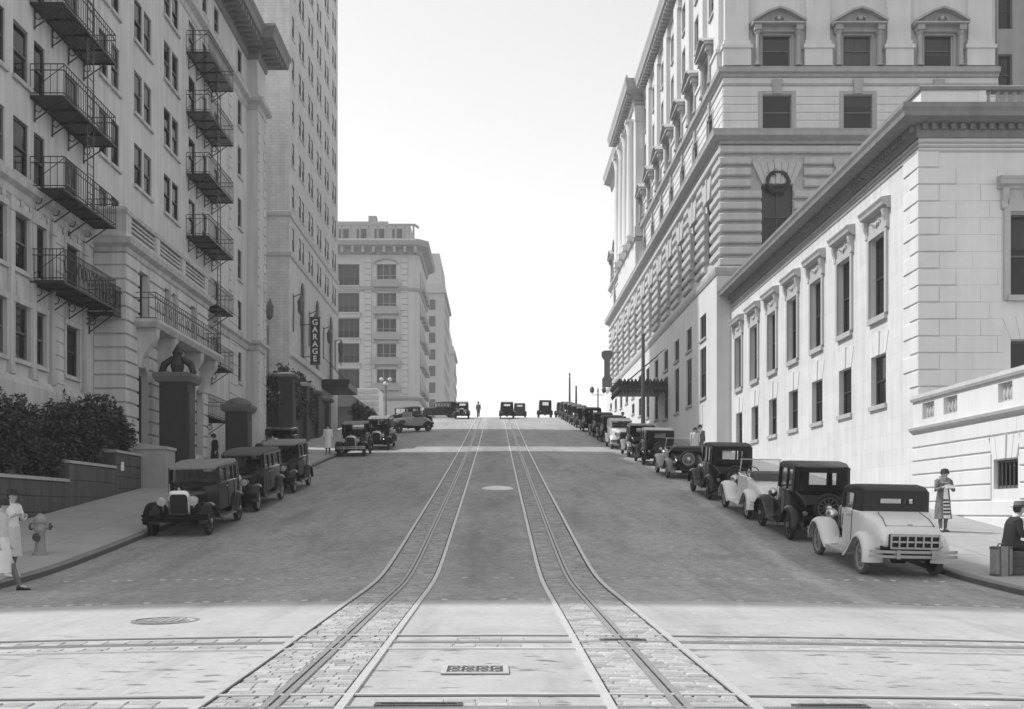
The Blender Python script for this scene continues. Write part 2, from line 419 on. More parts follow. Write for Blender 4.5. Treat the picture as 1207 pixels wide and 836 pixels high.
# ------------------------------------------------------------------ ground, road, pavements, tracks
def nodes_of(m): return m.node_tree, m.node_tree.nodes['Principled BSDF']
def road_material(name, base, far_band, blot, rough, fine):
    m = bpy.data.materials.new(name); m.use_nodes = True; nt, b = nodes_of(m); MATS[name] = m
    N = nt.nodes.new; L = nt.links.new
    geo = N('ShaderNodeNewGeometry'); sx = N('ShaderNodeSeparateXYZ'); L(geo.outputs['Position'], sx.inputs[0])
    def noise(scale, detail, stretch, lo, hi, a, c):
        mp = N('ShaderNodeMapping'); mp.inputs['Scale'].default_value = stretch; L(geo.outputs['Position'], mp.inputs['Vector'])
        n = N('ShaderNodeTexNoise'); n.inputs['Scale'].default_value = scale; n.inputs['Detail'].default_value = detail; n.inputs['Roughness'].default_value = 0.6
        L(mp.outputs[0], n.inputs['Vector']); r = N('ShaderNodeMapRange'); L(n.outputs['Fac'], r.inputs[0])
        for i, v in enumerate((lo, hi, a, c)): r.inputs[i+1].default_value = v
        return r.outputs[0]
    def mul(a, c):
        q = N('ShaderNodeMath'); q.operation = 'MULTIPLY'; L(a, q.inputs[0])
        if isinstance(c, float): q.inputs[1].default_value = c
        else: L(c, q.inputs[1])
        return q.outputs[0]
    def band(sock, c, hw, soft, gain):
        q = N('ShaderNodeMath'); q.operation = 'SUBTRACT'; L(sock, q.inputs[0]); q.inputs[1].default_value = c
        a = N('ShaderNodeMath'); a.operation = 'ABSOLUTE'; L(q.outputs[0], a.inputs[0])
        r = N('ShaderNodeMapRange'); r.interpolation_type = 'SMOOTHSTEP'; L(a.outputs[0], r.inputs[0])
        for i, v in enumerate((hw, hw+soft, gain, 1.0)): r.inputs[i+1].default_value = v
        return r.outputs[0]
    v = noise(0.35, 6, (1, 0.35, 1), 0.3, 0.7, base*(1-blot), base*(1+blot))
    v = mul(v, noise(2.2, 6, (1, 0.5, 1), 0.3, 0.7, 1-blot*0.7, 1+blot*0.7))
    v = mul(v, noise(7.5, 4, (1, 0.7, 1), 0.3, 0.7, 1-fine*.8, 1+fine*.8))
    v = mul(v, noise(26, 3, (1, 1, 1), 0.3, 0.7, 1-fine, 1+fine))
    if far_band:
        v = mul(v, band(sx.outputs[0], -0.15, 0.42, 0.5, 0.86))       # oil drip between the tracks
        # a seam running at a slant to the right-hand kerb
        q = N('ShaderNodeMath'); q.operation = 'MULTIPLY_ADD'; L(sx.outputs[1], q.inputs[0]); q.inputs[1].default_value = -0.062; L(sx.outputs[0], q.inputs[2])
        v = mul(v, band(q.outputs[0], 4.72, 0.06, 0.3, 1.28))
        r = N('ShaderNodeMapRange'); L(q.outputs[0], r.inputs[0])
        for i, val in enumerate((4.7, 5.2, 1.0, 0.93)): r.inputs[i+1].default_value = val
        v = mul(v, r.outputs[0])
        v = mul(v, band(sx.outputs[0], -5.6, 0.9, 1.4, 0.93))
    else:
        v = mul(v, noise(0.5, 8, (0.6, 1.5, 1), 0.5, 0.68, 1.0, 0.86))
        near = N('ShaderNodeMath'); near.operation = 'MAXIMUM'
        L(band(sx.outputs[1], 9.6, 2.2, 0.8, 0.0), near.inputs[0]); L(band(sx.outputs[0], -0.1, 2.6, 3.5, 0.0), near.inputs[1])   # 0 around the crossing of the tracks   # dark ruts along the crossing tracks
        sp = N('ShaderNodeMath'); sp.operation = 'MAXIMUM'; L(noise(4.0, 8, (0.7, 1.6, 1), 0.58, 0.66, 1.0, 0.4), sp.inputs[0]); L(near.outputs[0], sp.inputs[1])
        v = mul(v, sp.outputs[0])                                      # scuffed, broken surface there
    vo = N('ShaderNodeTexVoronoi'); vo.feature = 'DISTANCE_TO_EDGE'; vo.inputs['Scale'].default_value = 0.42 if far_band else 0.6
    wp = N('ShaderNodeTexNoise'); wp.inputs['Scale'].default_value = 1.3; wp.inputs['Detail'].default_value = 5; L(geo.outputs['Position'], wp.inputs['Vector'])
    wa = N('ShaderNodeMix'); wa.data_type = 'RGBA'; wa.blend_type = 'LINEAR_LIGHT'; wa.inputs[0].default_value = 0.9
    L(geo.outputs['Position'], wa.inputs[6]); L(wp.outputs['Color'], wa.inputs[7]); L(wa.outputs[2], vo.inputs['Vector'])
    rc = N('ShaderNodeMapRange'); L(vo.outputs['Distance'], rc.inputs[0])
    for i, val in enumerate((0.0, 0.010, 0.72 if far_band else 0.85, 1.0)): rc.inputs[i+1].default_value = val
    v = mul(v, rc.outputs[0])                                          # tarred cracks
    v = mul(v, noise(0.9, 7, (1.6, 0.16, 1), 0.52, 0.66, 1.0, 0.8))   # tyre-worn streaks up the lanes
    L(v, b.inputs['Base Color']); b.inputs['Roughness'].default_value = rough
    bpn = N('ShaderNodeBump'); bpn.inputs['Strength'].default_value = 0.35; bpn.inputs['Distance'].default_value = 0.01
    n = N('ShaderNodeTexNoise'); n.inputs['Scale'].default_value = 30; n.inputs['Detail'].default_value = 3; L(geo.outputs['Position'], n.inputs['Vector'])
    L(n.outputs['Fac'], bpn.inputs['Height']); L(bpn.outputs[0], b.inputs['Normal'])
road_material('asphalt', 0.30, True, 0.2, 0.75, 0.24)
road_material('worn_pavement', 0.40, False, 0.07, 0.78, 0.07)

def frange(a, b, s):
    n = max(1, int(round((b-a)/s))); return [a+(b-a)*i/n for i in range(n+1)]
YS = frange(16, 30, 0.5) + frange(30, 60, 1.0)[1:] + frange(60, 160, 2.0)[1:] + frange(160, 420, 20)[1:]
def sheet(name, xs, ys, zf, m, kind='structure'):
    mb = MB(); nx = len(xs)
    vs_ = [(x, y, zf(x, y)) for y in ys for x in xs]
    mb.add(vs_, [(j*nx+i, j*nx+i+1, (j+1)*nx+i+1, (j+1)*nx+i) for j in range(len(ys)-1) for i in range(nx-1)])
    return tag(obj(name, mb, m, smooth=True, angle=None), kind=kind)
GX = [-140, -100, -60, -30, -14, 14, 30, 60, 100, 140]
sheet('ground', GX, [-70, -40, 0, 15] + frange(20, 160, 5) + frange(160, 430, 30)[1:], lambda x, y: zc(y, 4)-0.45, 'ground_earth')
road = sheet('road', frange(-14, 14, 1.4), YS, zroad, 'asphalt')
inter = sheet('intersection', frange(-60, -14, 4) + frange(-14, 14, 1.0)[1:] + frange(14, 60, 4)[1:], frange(-30, 2, 2) + frange(2, 16, 1)[1:], zroad, 'worn_pavement')

def kx(side, y, y0=15.4, R=2.7):
    """kerb x at y: straight, then rounding the corner into the cross street"""
    k = KL if side < 0 else KR; t = y-y0
    if t >= R: return k
    q = R - t; return k + side*(R - math.sqrt(max(0.0, R*R-q*q)))
def pavement(side, prop, m, nm):
    ys = [15.4, 15.43, 15.5, 15.6, 15.8, 16.1, 16.5, 17.0, 17.7, 18.4, 19.2, 19.9] + YS[8:]
    mb = MB(); W = 0.16; rows = []; n = 7
    for y in ys:
        x0 = kx(side, y) + side*W; rows.append([(x0+(prop-x0)*i/n, y) for i in range(n+1)])
    vs_ = [(x, y, zwalk(x, y)) for r in rows for x, y in r]
    mb.add(vs_, [(j*(n+1)+i, j*(n+1)+i+1, (j+1)*(n+1)+i+1, (j+1)*(n+1)+i) for j in range(len(ys)-1) for i in range(n)])
    # the pavement round the corner along the cross street
    xs = frange(prop, side*60, 6.0); k = len(mb.v)
    mb.add([(x, y, zwalk(prop, y)) for x in xs for y in (15.4, 18.25)], [(2*i, 2*i+2, 2*i+3, 2*i+1) for i in range(len(xs)-1)])
    sw = tag(obj('sidewalk_'+nm, mb, 'joint_dark' if True else m, smooth=True, angle=None), kind='structure')
    rp = random.Random(17); y = 15.5
    while y < 150:
        dy = 1.55 if y < 62 else 6.0; nn = 3 if y < 62 else 1
        for i in range(nn):
            q = MB(); g = .009; top = []
            ya, yb = y+g, min(y+dy, 150)-g
            for yy in (ya, (ya+yb)/2, yb):
                xa = kx(side, yy) + side*W; row = []
                for f in (i/nn, (i+1)/nn):
                    x_ = xa+(prop-xa)*f; x_ += side*(g if f == i/nn else -g); row.append((x_, yy, zwalk(x_, yy)+.006+rp.uniform(0, .003)))
                top.append(row)
            vs2 = [p_ for r_ in top for p_ in r_]; q.add(vs2, [(0, 1, 3, 2), (2, 3, 5, 4)])
            q.add([(a, b, c-.02) for a, b, c in vs2] + vs2, [(0, 1, 7, 6), (4, 10, 11, 5), (0, 6, 8, 2), (2, 8, 10, 4), (1, 3, 9, 7), (3, 5, 11, 9)])
            obj('paving_slab', q, m, sw)
        y += dy
    kb = MB(); path = [(side*60, 15.25)] + [(side*(abs(KL if side < 0 else KR)+2.9), 15.25)] + [(kx(side, y), y) for y in ys]
    rings = []
    for i, (x, y) in enumerate(path):
        if y < 15.4: ix, iy = x, y+W
        else:
            x2 = kx(side, y+0.05); x1 = kx(side, y-0.05) if y > 15.46 else kx(side, y+0.02)-side*0.4
            d = Vector((x2-x1, 0.1)).normalized(); nrm = Vector((d.y, -d.x))*side
            ix, iy = x+nrm.x*W, y+nrm.y*W
        zt = zwalk(x, y)+0.006; zb = zroad(x, y)-0.1
        rings.append([(x, y, zb), (x, y, zt-0.03), (x*0.9+ix*0.1, y*0.9+iy*0.1, zt), (ix, iy, zt), (ix, iy, zb)])
    kb.loft(rings, True, True)
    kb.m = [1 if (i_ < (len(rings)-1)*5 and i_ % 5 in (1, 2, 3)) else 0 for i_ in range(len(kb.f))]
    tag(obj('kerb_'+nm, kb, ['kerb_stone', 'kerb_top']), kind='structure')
pavement(-1, -12.75, 'concrete_walk', 'left')
pavement(1, 13.9, 'concrete_walk_right', 'right')

TRK = {-1: -1.675, 1: 1.375}; GAUGE = 1.067
def strip_y(x0, x1, ys, dz0, dz1, mb=None):
    """a raised strip running up the hill"""
    mb = mb or MB()
    mb.loft([[(x0, y, zroad(x0, y)+dz0), (x0, y, zroad(x0, y)+dz1), (x1, y, zroad(x1, y)+dz1), (x1, y, zroad(x1, y)+dz0)] for y in ys])
    return mb
YT = frange(-12, 16, 2) + YS[1:]
YT = [y for y in YT if y < 170]
def setts(rects, zf, sx, sy, rnd, skip=None, along='y'):
    mb = MB()
    for (a0, a1, b0, b1) in rects:                    # x range, y range
        nb = int((b1-b0)/sy)
        for j in range(nb):
            off = rnd.random()
            na = int((a1-a0)/sx)
            for i in range(-1, na+1):
                x0 = a0+(i+off)*sx+0.005; x1 = x0+sx-0.010; x0 = max(a0, x0); x1 = min(a1, x1)
                if x1-x0 < 0.05: continue
                y0 = b0+j*sy+0.005; y1 = y0+sy-0.010
                if skip and skip((x0+x1)/2, (y0+y1)/2): continue
                h = 0.008+0.005*rnd.random(); tz = 0.003*(rnd.random()-0.5); e = 0.012
                q = [(x0, y0), (x1, y0), (x1, y1), (x0, y1)]; qi = [(x0+e, y0+e), (x1-e, y0+e), (x1-e, y1-e), (x0+e, y1-e)]
                mb.add([(x, y, zf(x, y)-0.004) for x, y in q] + [(x, y, zf(x, y)+h+(tz if k < 2 else -tz)) for k, (x, y) in enumerate(qi)],
                       [(4,5,6,7),(0,1,5,4),(1,2,6,5),(2,3,7,6),(3,0,4,7)])
    return mb
rs = random.Random(3)
for s in (-1, 1):
    cx = TRK[s]
    t = thing('cable_car_track', ('left' if s < 0 else 'right') + ' cable car track with bright rails and stone setts climbing the hill', 'track', (cx, 10, zroad(cx, 10)), 'cable car tracks up the hill')
    for q in (-1, 1):
        xr = cx+q*GAUGE/2
        wpart('rail', strip_y(xr-0.035, xr+0.035, YT, -0.05, 0.022), 'rail_steel', t)
        wpart('rail_flange', strip_y(xr-q*0.045-0.014 if q > 0 else xr+0.031, xr-q*0.045+0.014 if q < 0 else xr-0.031, YT, -0.03, 0.006), 'slot_dark', t)
    sl = wpart('cable_slot', strip_y(cx-0.011, cx+0.011, YT, -0.03, 0.009), 'slot_dark', t)
    for q in (-1, 1):
        a, b = sorted((cx+q*0.0112, cx+q*0.066)); mbs = strip_y(a, b, YT, -0.03, 0.017)
        obj('slot_rail', mbs.shift(t.location), 'slot_steel' if True else '', sl)
    e = GAUGE/2-0.05
    for y0, y1, mm in ((2.0, 17.0, 'sett_pale'), (17.0, 78, 'sett_stone')):
        rects = [(cx-e, cx-0.075, y0, y1), (cx+0.075, cx+e, y0, y1)]
        st = wpart('paving_setts', setts(rects, zroad, 0.21, 0.125, rs), mm, t); st['kind'] = 'stuff'
CY = {0: 11.35, 1: 7.75}
for k in (0, 1):
    y = CY[k]
    t = thing('cable_car_track', ('farther' if k == 0 else 'nearer') + ' cable car track crossing the intersection from side to side', 'track', (0, y, zroad(0, y)), 'cable car tracks on the cross street')
    XT = frange(-58, 58, 1.0)
    def strip_x(y0, y1, dz0, dz1):
        return MB().loft([[(x, y0, zroad(x, y0)+dz0), (x, y0, zroad(x, y0)+dz1), (x, y1, zroad(x, y1)+dz1), (x, y1, zroad(x, y1)+dz0)] for x in XT])
    for q in (-1, 1):
        yr = y+q*GAUGE/2
        wpart('rail', strip_x(yr-0.03, yr+0.03, -0.05, 0.0175), 'rail_steel', t)
        wpart('rail_flange', strip_x(*sorted((yr-q*0.028, yr-q*0.055)), -0.03, 0.0045), 'slot_dark', t)
    sl = wpart('cable_slot', strip_x(y-0.012, y+0.012, -0.03, 0.0075), 'slot_dark', t)
    for q in (-1, 1):
        a, b = sorted((y+q*0.0122, y+q*0.06)); obj('slot_rail', strip_x(a, b, -0.03, 0.0135).shift(t.location), 'slot_steel', sl)
    e = GAUGE/2-0.05
    sk = lambda x, yy: any(abs(x-c) < 0.98 for c in TRK.values())
    rects = [(-20, 20, y-e, y-0.07), (-20, 20, y+0.07, y+e)]
    st = wpart('paving_setts', setts(rects, zroad, 0.24, 0.14, rs, sk), 'sett_pale', t); st['kind'] = 'stuff'
    for (xa, xb, yy) in ([(1.12, 1.62, y+0.12), (-7.4, -6.2, y-0.3), (6.3, 7.1, y+0.2)] if k == 0 else [(-0.9, -0.25, y+0.1), (2.2, 2.75, y+0.1), (-4.2, -3.3, y-0.18), (4.6, 5.2, y+0.2)]):
        mp = MB()
        mp.box((xa, yy-0.07, zroad(xa, yy)-0.02), (xb, yy+0.07, zroad(xb, yy)+0.02))
        mp.box((xa+0.05, yy-0.012, zroad(xa, yy)), (xb-0.05, yy+0.012, zroad(xb, yy)+0.028))
        wpart('pulley_cover', mp, 'cast_iron', t)

# studs of the crossing, set into the road
sm = MB().lathe([(0.06, -0.02), (0.06, 0.004), (0.045, 0.009), (0.001, 0.011)], 10).mesh('crossing_stud', True)
sm.materials.append(M('stud_metal'))
rr = random.Random(5)
for (yy, x0, x1, st_) in ((16.12, -8.9, 9.4, 0.30), (20.0, -8.1, 8.6, 0.30)):
    x = x0
    while x < x1:
        if all(abs(x-c) > 0.62 for c in TRK.values()) and rr.random() < 0.7:
            o = obj('crossing_stud', sm, 'stud_metal', road); o.location = (x+rr.uniform(-.02, .02), yy+rr.uniform(-.02, .02), zroad(x, yy)+0.004)
        x += st_
# white traffic button in the middle of the hill
y = 39.6
t = tag(obj('traffic_button', MB().lathe([(0.60, -0.03), (0.60, 0.012), (0.5, 0.05), (0.28, 0.085), (0.001, 0.10)], 28), 'white_paint', smooth=True), 'low white domed traffic button in the road between the two tracks', 'traffic button')
t.location = (0.05, y, zroad(0.05, y)); t.rotation_euler = (math.atan(slope(y)), 0, 0)
# manhole and cast cover
mh = thing('manhole_cover', 'round iron manhole cover in the pale pavement left of the tracks', 'manhole', (-4.27, 13.7, zroad(-4.27, 13.7)))
obj('rim', MB().lathe([(0.43, -0.05), (0.43, 0.010), (0.37, 0.012), (0.365, -0.02)], 32), 'kerb_top', mh)
obj('lid', MB().lathe([(0.36, -0.05), (0.36, 0.004), (0.001, 0.006)], 32), 'kerb_top', mh)
for k in range(-3, 4):
    for j in range(-3, 4):
        if k*k+j*j < 10: obj('lid_stud', cached('lidstud', lambda: mesh_of(MB().box((-.03, -.03, 0), (.03, .03, .012)), 'lid_stud', ['wall_cap'])), 'wall_cap', mh, loc=(k*0.09, j*0.09, 0.004))
cv = thing('street_cover_plate', 'rectangular cast cover with pale border and raised pattern between the tracks', 'cover plate', (-0.19, 9.5, zroad(-0.19, 9.5)+0.004))
mb = MB()
for a, b in (((-.30, -.25, 0), (.30, -.19, .012)), ((-.30, .19, 0), (.30, .25, .012)), ((-.30, -.19, 0), (-.25, .19, .012)), ((.25, -.19, 0), (.30, .19, .012))): mb.box(a, b)
obj('border', mb, 'plate_white', cv); obj('lid', MB().box((-.249, -.189, -.02), (.249, .189, .004)), 'cast_iron', cv)
for j in range(4):
    for k in range(7):
        x0 = -.22+k*.064+(.02 if j % 2 else 0); y0 = -.16+j*.085
        mb = MB().box((x0, y0, .004), (x0+.042, y0+.018, .014)) if (j+k) % 2 else MB().box((x0, y0, .004), (x0+.018, y0+.06, .014))
        obj('raised_bar', mb, 'plate_white', cv)
# ------------------------------------------------------------------ right side: hotel annex, terrace wall, grand hotel
rb = random.Random(11)
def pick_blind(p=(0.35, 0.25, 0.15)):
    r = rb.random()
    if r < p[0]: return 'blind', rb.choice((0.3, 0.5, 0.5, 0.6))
    if r < p[0]+p[1]: return 'blind_glint', rb.choice((0.3, 0.4, 0.5))
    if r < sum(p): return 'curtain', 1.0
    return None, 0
def wedge_arch(parent, F, u, z, w, h, n, t, m, spread=0.55, name='voussoir', key=0.0):
    """flat arch of n wedge stones over an opening of width w"""
    for k in range(n):
        a0, a1 = -w/2+w*k/n, -w/2+w*(k+1)/n; g = 0.012
        b0, b1 = a0*(1+2*spread/w), a1*(1+2*spread/w)
        hk = h + (key if k == n//2 else 0)
        mb = MB().prism([(a0+g, 0), (a1-g, 0), (b1-g, hk), (b0+g, hk)], -t - (0.04 if k == n//2 else 0), 0)
        fplace(name, cached(('wedge', w, h, n, t, k, spread, key, m), lambda: mesh_of(mb, name, [m], fix=True)), m, parent, F, u, 0, z)
def baluster_mesh(h, r, m):
    return cached(('bal', h, r, m), lambda: mesh_of(MB().lathe([(r*.9, 0), (r*.9, h*.08), (r*.5, h*.12), (r, h*.34), (r*.7, h*.55), (r*.42, h*.75), (r*.55, h*.88), (r*.9, h*.92), (r*.9, h)], 8), 'baluster', [m], True))

# ---- annex
AX, AY = 13.8, 34.64
an = thing('hotel_annex', 'low pale stone hotel annex with seven bays of hooded windows, lit by the sun', 'building', (AX, AY, zwalk(AX, AY)))
FS, FE = Fac('R', AX), Fac('E', AY)
S = 'pale_stone'; ST = 'pale_stone_trim'
AWIN = [38.3+3.66*i for i in range(7)]
ops = []
for y in AWIN:
    u = FS.U(y); ops += [(u-.78, u+.78, 7.1, 10.0), (u-.75, u+.75, 3.9, 5.7)]
fpart('wall', wall_mb(*FS.rng(AY, 62.2), -2, 12.6, ops, 0.3), 'pale_ashlar', an, FS)
eops = [(16.76, 18.45, 7.1, 9.85), (16.8, 18.4, 3.6, 5.68), (20.8, 22.5, 7.1, 9.85)]
fpart('wall', wall_mb(AX, 32, -2, 12.6, eops, 0.5), S, an, FE)
def hood(parent, F, u, z1, w, m, big=True):
    """architrave, frieze, consoles and hood of a window whose opening tops out at z1"""
    h0 = 2.9
    mb = MB()
    for q in (-1, 1): mb.box((q*w/2, -0.09, -h0), (q*(w/2+0.2), 0.0, 0.0))
    mb.box((-w/2-0.2, -0.09, 0.0), (w/2+0.2, 0.0, 0.22))
    o = fplace('window_surround', cached(('arch', w, m, h0), lambda: mesh_of(mb, 'window_surround', [m])), m, parent, F, u, 0, z1)
    fr = MB().box((-w/2-0.05, -0.06, 0.22), (w/2+0.05, 0, 0.72))
    for k in range(5): fr.lathe([(0.10-0.02*abs(k-2), -0.11), (0.05, -0.14), (0.001, -0.15)], 8, (-0.36+0.18*k, 0, 0.46+0.05*math.cos(k*1.5)), 'Y')
    obj('carved_frieze', cached(('frieze', w, m), lambda: mesh_of(fr, 'carved_frieze', [m], True)), m, o)
    hd = MB()
    P = [(0, 0.72), (-0.12, 0.72), (-0.16, 0.8), (-0.28, 0.84), (-0.30, 0.94), (-0.36, 1.04), (-0.36, 1.08), (0, 1.14)]
    e = w/2+0.42
    hd.loft([[(-e if s < 0 else e, y, z) for y, z in P] for s in (-1, 1)])
    obj('hood', cached(('hood', w, m), lambda: mesh_of(hd, 'hood', [m], fix=True)), m, o)
    for q in (-1, 1):
        cs = MB(); cx = q*(w/2+0.2)
        cs.loft([[(cx-.1, y, z) for y, z in ((0, .05), (-.12, .1), (-.12, .3), (-.2, .5), (-.24, .72), (0, .72))], [(cx+.1, y, z) for y, z in ((0, .05), (-.12, .1), (-.12, .3), (-.2, .5), (-.24, .72), (0, .72))]])
        obj('console', cached(('cons', w, m, q), lambda: mesh_of(cs, 'console', [m], fix=True)), m, o)
    return o
for i, y in enumerate(AWIN):
    u = FS.U(y)
    b, f = pick_blind((0.45, 0.2, 0.1))
    window(an, FS, u, 7.1, 1.56, 2.9, 0.3, 'window_frame_dark', blind=b, bfrac=f, sill=(ST, 0.12, 0.2))
    hood(an, FS, u, 10.0, 1.56, ST)
    b, f = pick_blind((0.3, 0.2, 0.1))
    window(an, FS, u, 3.9, 1.5, 1.8, 0.3, 'window_frame_dark', blind=b, bfrac=f, sill=(ST, 0.09, 0.16))
    wedge_arch(an, FS, u, 5.7, 1.5, 0.75, 5, 0.02, S, 0.3, key=0.1)
for k, o in enumerate(eops):
    window(an, FE, (o[0]+o[1])/2, o[2], o[1]-o[0], o[3]-o[2], 0.5, 'window_frame', blind='blind' if k == 0 else None, bfrac=0.4, sill=(ST, 0.18, 0.18))
    if o[2] > 6: hood(an, FE, (o[0]+o[1])/2, o[3], round(o[1]-o[0], 3), ST)
    else: wedge_arch(an, FE, (o[0]+o[1])/2, o[3], 1.6, 0.75, 5, 0.02, S, 0.3)
# quoins turning the corner, alternating long and short, and the ashlar beside them
for k in range(19):
    z = 1.4+0.55*k
    if z > 11.3: break
    L1_, L2_ = (1.25, 0.7) if k % 2 else (0.7, 1.25)
    fplace('quoin', block_mesh(L1_, 0.50, 0.06, 0.02, S), S, an, FE, AX-0.06, 0, z)
    if z > 3.9: fplace('quoin', block_mesh(L2_, 0.50, 0.04, 0.02, S), S, an, FS, FS.U(AY)-L2_, 0, z)
for k in range(18):
    z = 1.4+0.55*k; x = AX-0.045+(1.25 if k % 2 else 0.7)+0.01
    xs = [x]
    while xs[-1] < 24: xs.append(xs[-1]+(1.35 if k % 3 else 1.1))
    for a, b in zip(xs, xs[1:]):
        segs = [(a, b)]
        for o in eops:
            ox = (o[0]-.24, o[1]+.24, o[2]-.22, o[3]+1.2)
            if ox[2] < z+.53 and ox[3] > z: segs = [q for s0, s1 in segs for q in ((s0, min(s1, ox[0])), (max(s0, ox[1]), s1)) if q[1]-q[0] > 0.1]
        for s0, s1 in segs:
            fplace('ashlar_stone', block_mesh(s1-s0-0.014, 0.530, rb.choice((0.014, 0.018, 0.024)), 0.009, S), S, an, FE, s0, 0, z)
path = [(AX, 62.2), (AX, AY), (32, AY)]
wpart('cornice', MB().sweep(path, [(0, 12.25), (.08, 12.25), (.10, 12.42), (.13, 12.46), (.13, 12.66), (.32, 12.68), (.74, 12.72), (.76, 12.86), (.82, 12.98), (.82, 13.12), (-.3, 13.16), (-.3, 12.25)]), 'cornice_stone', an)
dn = MB()
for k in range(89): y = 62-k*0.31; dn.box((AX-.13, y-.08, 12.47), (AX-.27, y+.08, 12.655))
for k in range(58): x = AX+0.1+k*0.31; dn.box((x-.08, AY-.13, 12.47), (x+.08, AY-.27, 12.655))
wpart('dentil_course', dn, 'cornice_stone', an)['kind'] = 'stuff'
for z in (11.78, 11.93, 12.07): wpart('frieze_moulding', MB().sweep(path, [(0, z), (.04+.02*(z-11.7), z+.02), (.05+.02*(z-11.7), z+.07), (0, z+.08)]), ST, an)
0 and wpart('base_moulding', MB().sweep([(AX, 62.2), (AX, 34.95)], [(0, 2.5), (.05, 2.52), (.07, 2.62), (0, 2.68)]), ST, an)
wpart('parapet', MB().sweep([(AX+.12, 62.2), (AX+.12, AY+.12), (AX+2.0, AY+.12)], [(0, 13.1), (0, 13.88), (-.3, 13.88), (-.3, 13.1)]), S, an)
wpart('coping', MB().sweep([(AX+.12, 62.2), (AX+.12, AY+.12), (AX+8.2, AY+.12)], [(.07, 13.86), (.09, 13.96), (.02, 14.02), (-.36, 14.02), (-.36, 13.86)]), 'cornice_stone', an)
for y in AWIN:
    wpart('parapet_pedestal', MB().box((AX+.05, y+1.6, 13.1), (AX+.125, y+2.06, 13.855)), ST, an)
for (xa, xb) in ((AX+2.0, AX+2.25), (AX+7.8, AX+8.2)): wpart('parapet_pedestal', MB().box((xa, AY+.1, 13.1), (xb, AY+.5, 13.855)), S, an)
wpart('parapet_plinth', MB().box((AX+2.25, AY+.14, 13.1), (AX+7.8, AY+.46, 13.3)), S, an)
for k in range(19):
    obj('baluster', baluster_mesh(0.56, 0.085, ST), ST, an, loc=Vector((AX+2.42+k*0.285, AY+.3, 13.3))-an.location)
wpart('roof', MB().box((AX+.1, AY+.4, 12.7), (32, 62.1, 13.0)), 'roof_metal', an)

# ---- terrace wall in front of the annex
TX = 13.58
tw = thing('terrace_wall', 'white stone terrace wall with balustrade and one small barred window at the corner', 'wall', (TX, 28, zwalk(TX, 28)))
FT_ = Fac('R', TX)
tops = [(*FT_.rng(27.6, 28.95), 0.65, 1.43)]
balY = [(32.9, 33.8), (31.25, 32.2), (27.9, 28.7), (26.3, 27.1), (23.4, 24.2), (22.0, 22.8)]
bops = [(*FT_.rng(a, b), 2.98, 3.5) for a, b in balY]
fpart('wall', wall_mb(*FT_.rng(20.6, AY-0.06), -3, 3.62, tops+bops, 0.3), S, tw, FT_)
fpart('end_wall', MB().add([(TX, 20.6, -3), (30, 20.6, -3), (30, 20.6, 3.6), (TX, 20.6, 3.6), (TX+.3, 20.6, 3.6)], [(0, 1, 2, 3)]), S, tw, Fac('R', 0) if False else Fac('E', 0))
wpart('terrace_floor', MB().box((TX+.31, 20.61, 2.5), (30, AY-.02, 2.72)), 'concrete_walk', tw)
wpart('ledge', MB().sweep([(TX, AY-.06), (TX, 20.6)], [(0, 2.56), (.05, 2.58), (.14, 2.66), (.16, 2.74), (0, 2.78)]), ST, tw)
wpart('rail', MB().sweep([(TX, AY-.06), (TX, 20.6)], [(.07, 3.6), (.10, 3.68), (.06, 3.8), (-.36, 3.8), (-.36, 3.6)]), ST, tw)
courses(tw, FT_, *FT_.rng(20.6, AY-.06), -0.96, 2.54, 8, [(tops[0][0]-.12, tops[0][1]+.12, .6, 1.95)], S, 0.045, 0.05, 0.015, maxlen=7.1, name='stone_course')
for a, b in balY:
    n = 4
    for k in range(n): obj('baluster', baluster_mesh(0.52, 0.085, ST), ST, tw, loc=Vector((TX+.15, a+(b-a)*(k+.5)/n, 2.98))-tw.location)
wn_ = window(tw, FT_, (tops[0][0]+tops[0][1])/2, 0.65, 1.35, 0.78, 0.22, 'window_frame', rail=False, blind='curtain', bfrac=0.6)
mb = MB()
for k in range(6): mb.box((-.55+k*.22-.012, -.16, .02), (-.55+k*.22+.012, -.136, .76))
obj('window_bars', mb, 'iron_grey', wn_)
wedge_arch(tw, FT_, (tops[0][0]+tops[0][1])/2, 1.46, 1.35, 0.62, 5, 0.045, S, 0.22)

# ---- grand hotel behind
HX, HY = 12.95, 62.3
ho = thing('grand_hotel', 'tall grand hotel with deeply rusticated floor, heavy cornices and street canopy', 'building', (HX, HY, zwalk(HX, HY)))
HS, HT, HRU = 'hotel_stone', 'hotel_trim', 'hotel_rustic'
F0, F0E = Fac('R', HX), Fac('E', HY)
HB = [66.4+4.85*k for k in range(12)]
HEND = 124.4
ops = []
for y in HB:
    u = F0.U(y); g = zwalk(HX, y)
    ops.append((u-.95, u+.95, 10.9 if g < 9 else max(10.9, g+1.0), 12.4))
    z0 = max(7.2, g+1.0)
    if 10.3-z0 > 0.7: ops.append((u-.95, u+.95, z0, 10.35))
fpart('base_wall', wall_mb(*F0.rng(HY, HEND), 0, 14.3, ops, 0.2), HS, ho, F0)
fpart('base_wall', wall_mb(HX, 32, 0, 14.3, [], 0.4), HS, ho, F0E)
for o in ops:
    b, f = pick_blind()
    window(ho, F0, (o[0]+o[1])/2, o[2], o[1]-o[0], o[3]-o[2], 0.2, 'window_frame_dark', rail=o[3] < 11, mull=1, blind=b, bfrac=f, sill=(HT, 0.1, 0.14))
wpart('ledge', MB().sweep([(HX, HEND), (HX, HY), (32, HY)], [(0, 13.95), (.06, 14.0), (.12, 14.2), (.12, 14.42), (.0, 14.5), (-.5, 14.5), (-.5, 14.3), (0, 14.3)]), HT, ho)
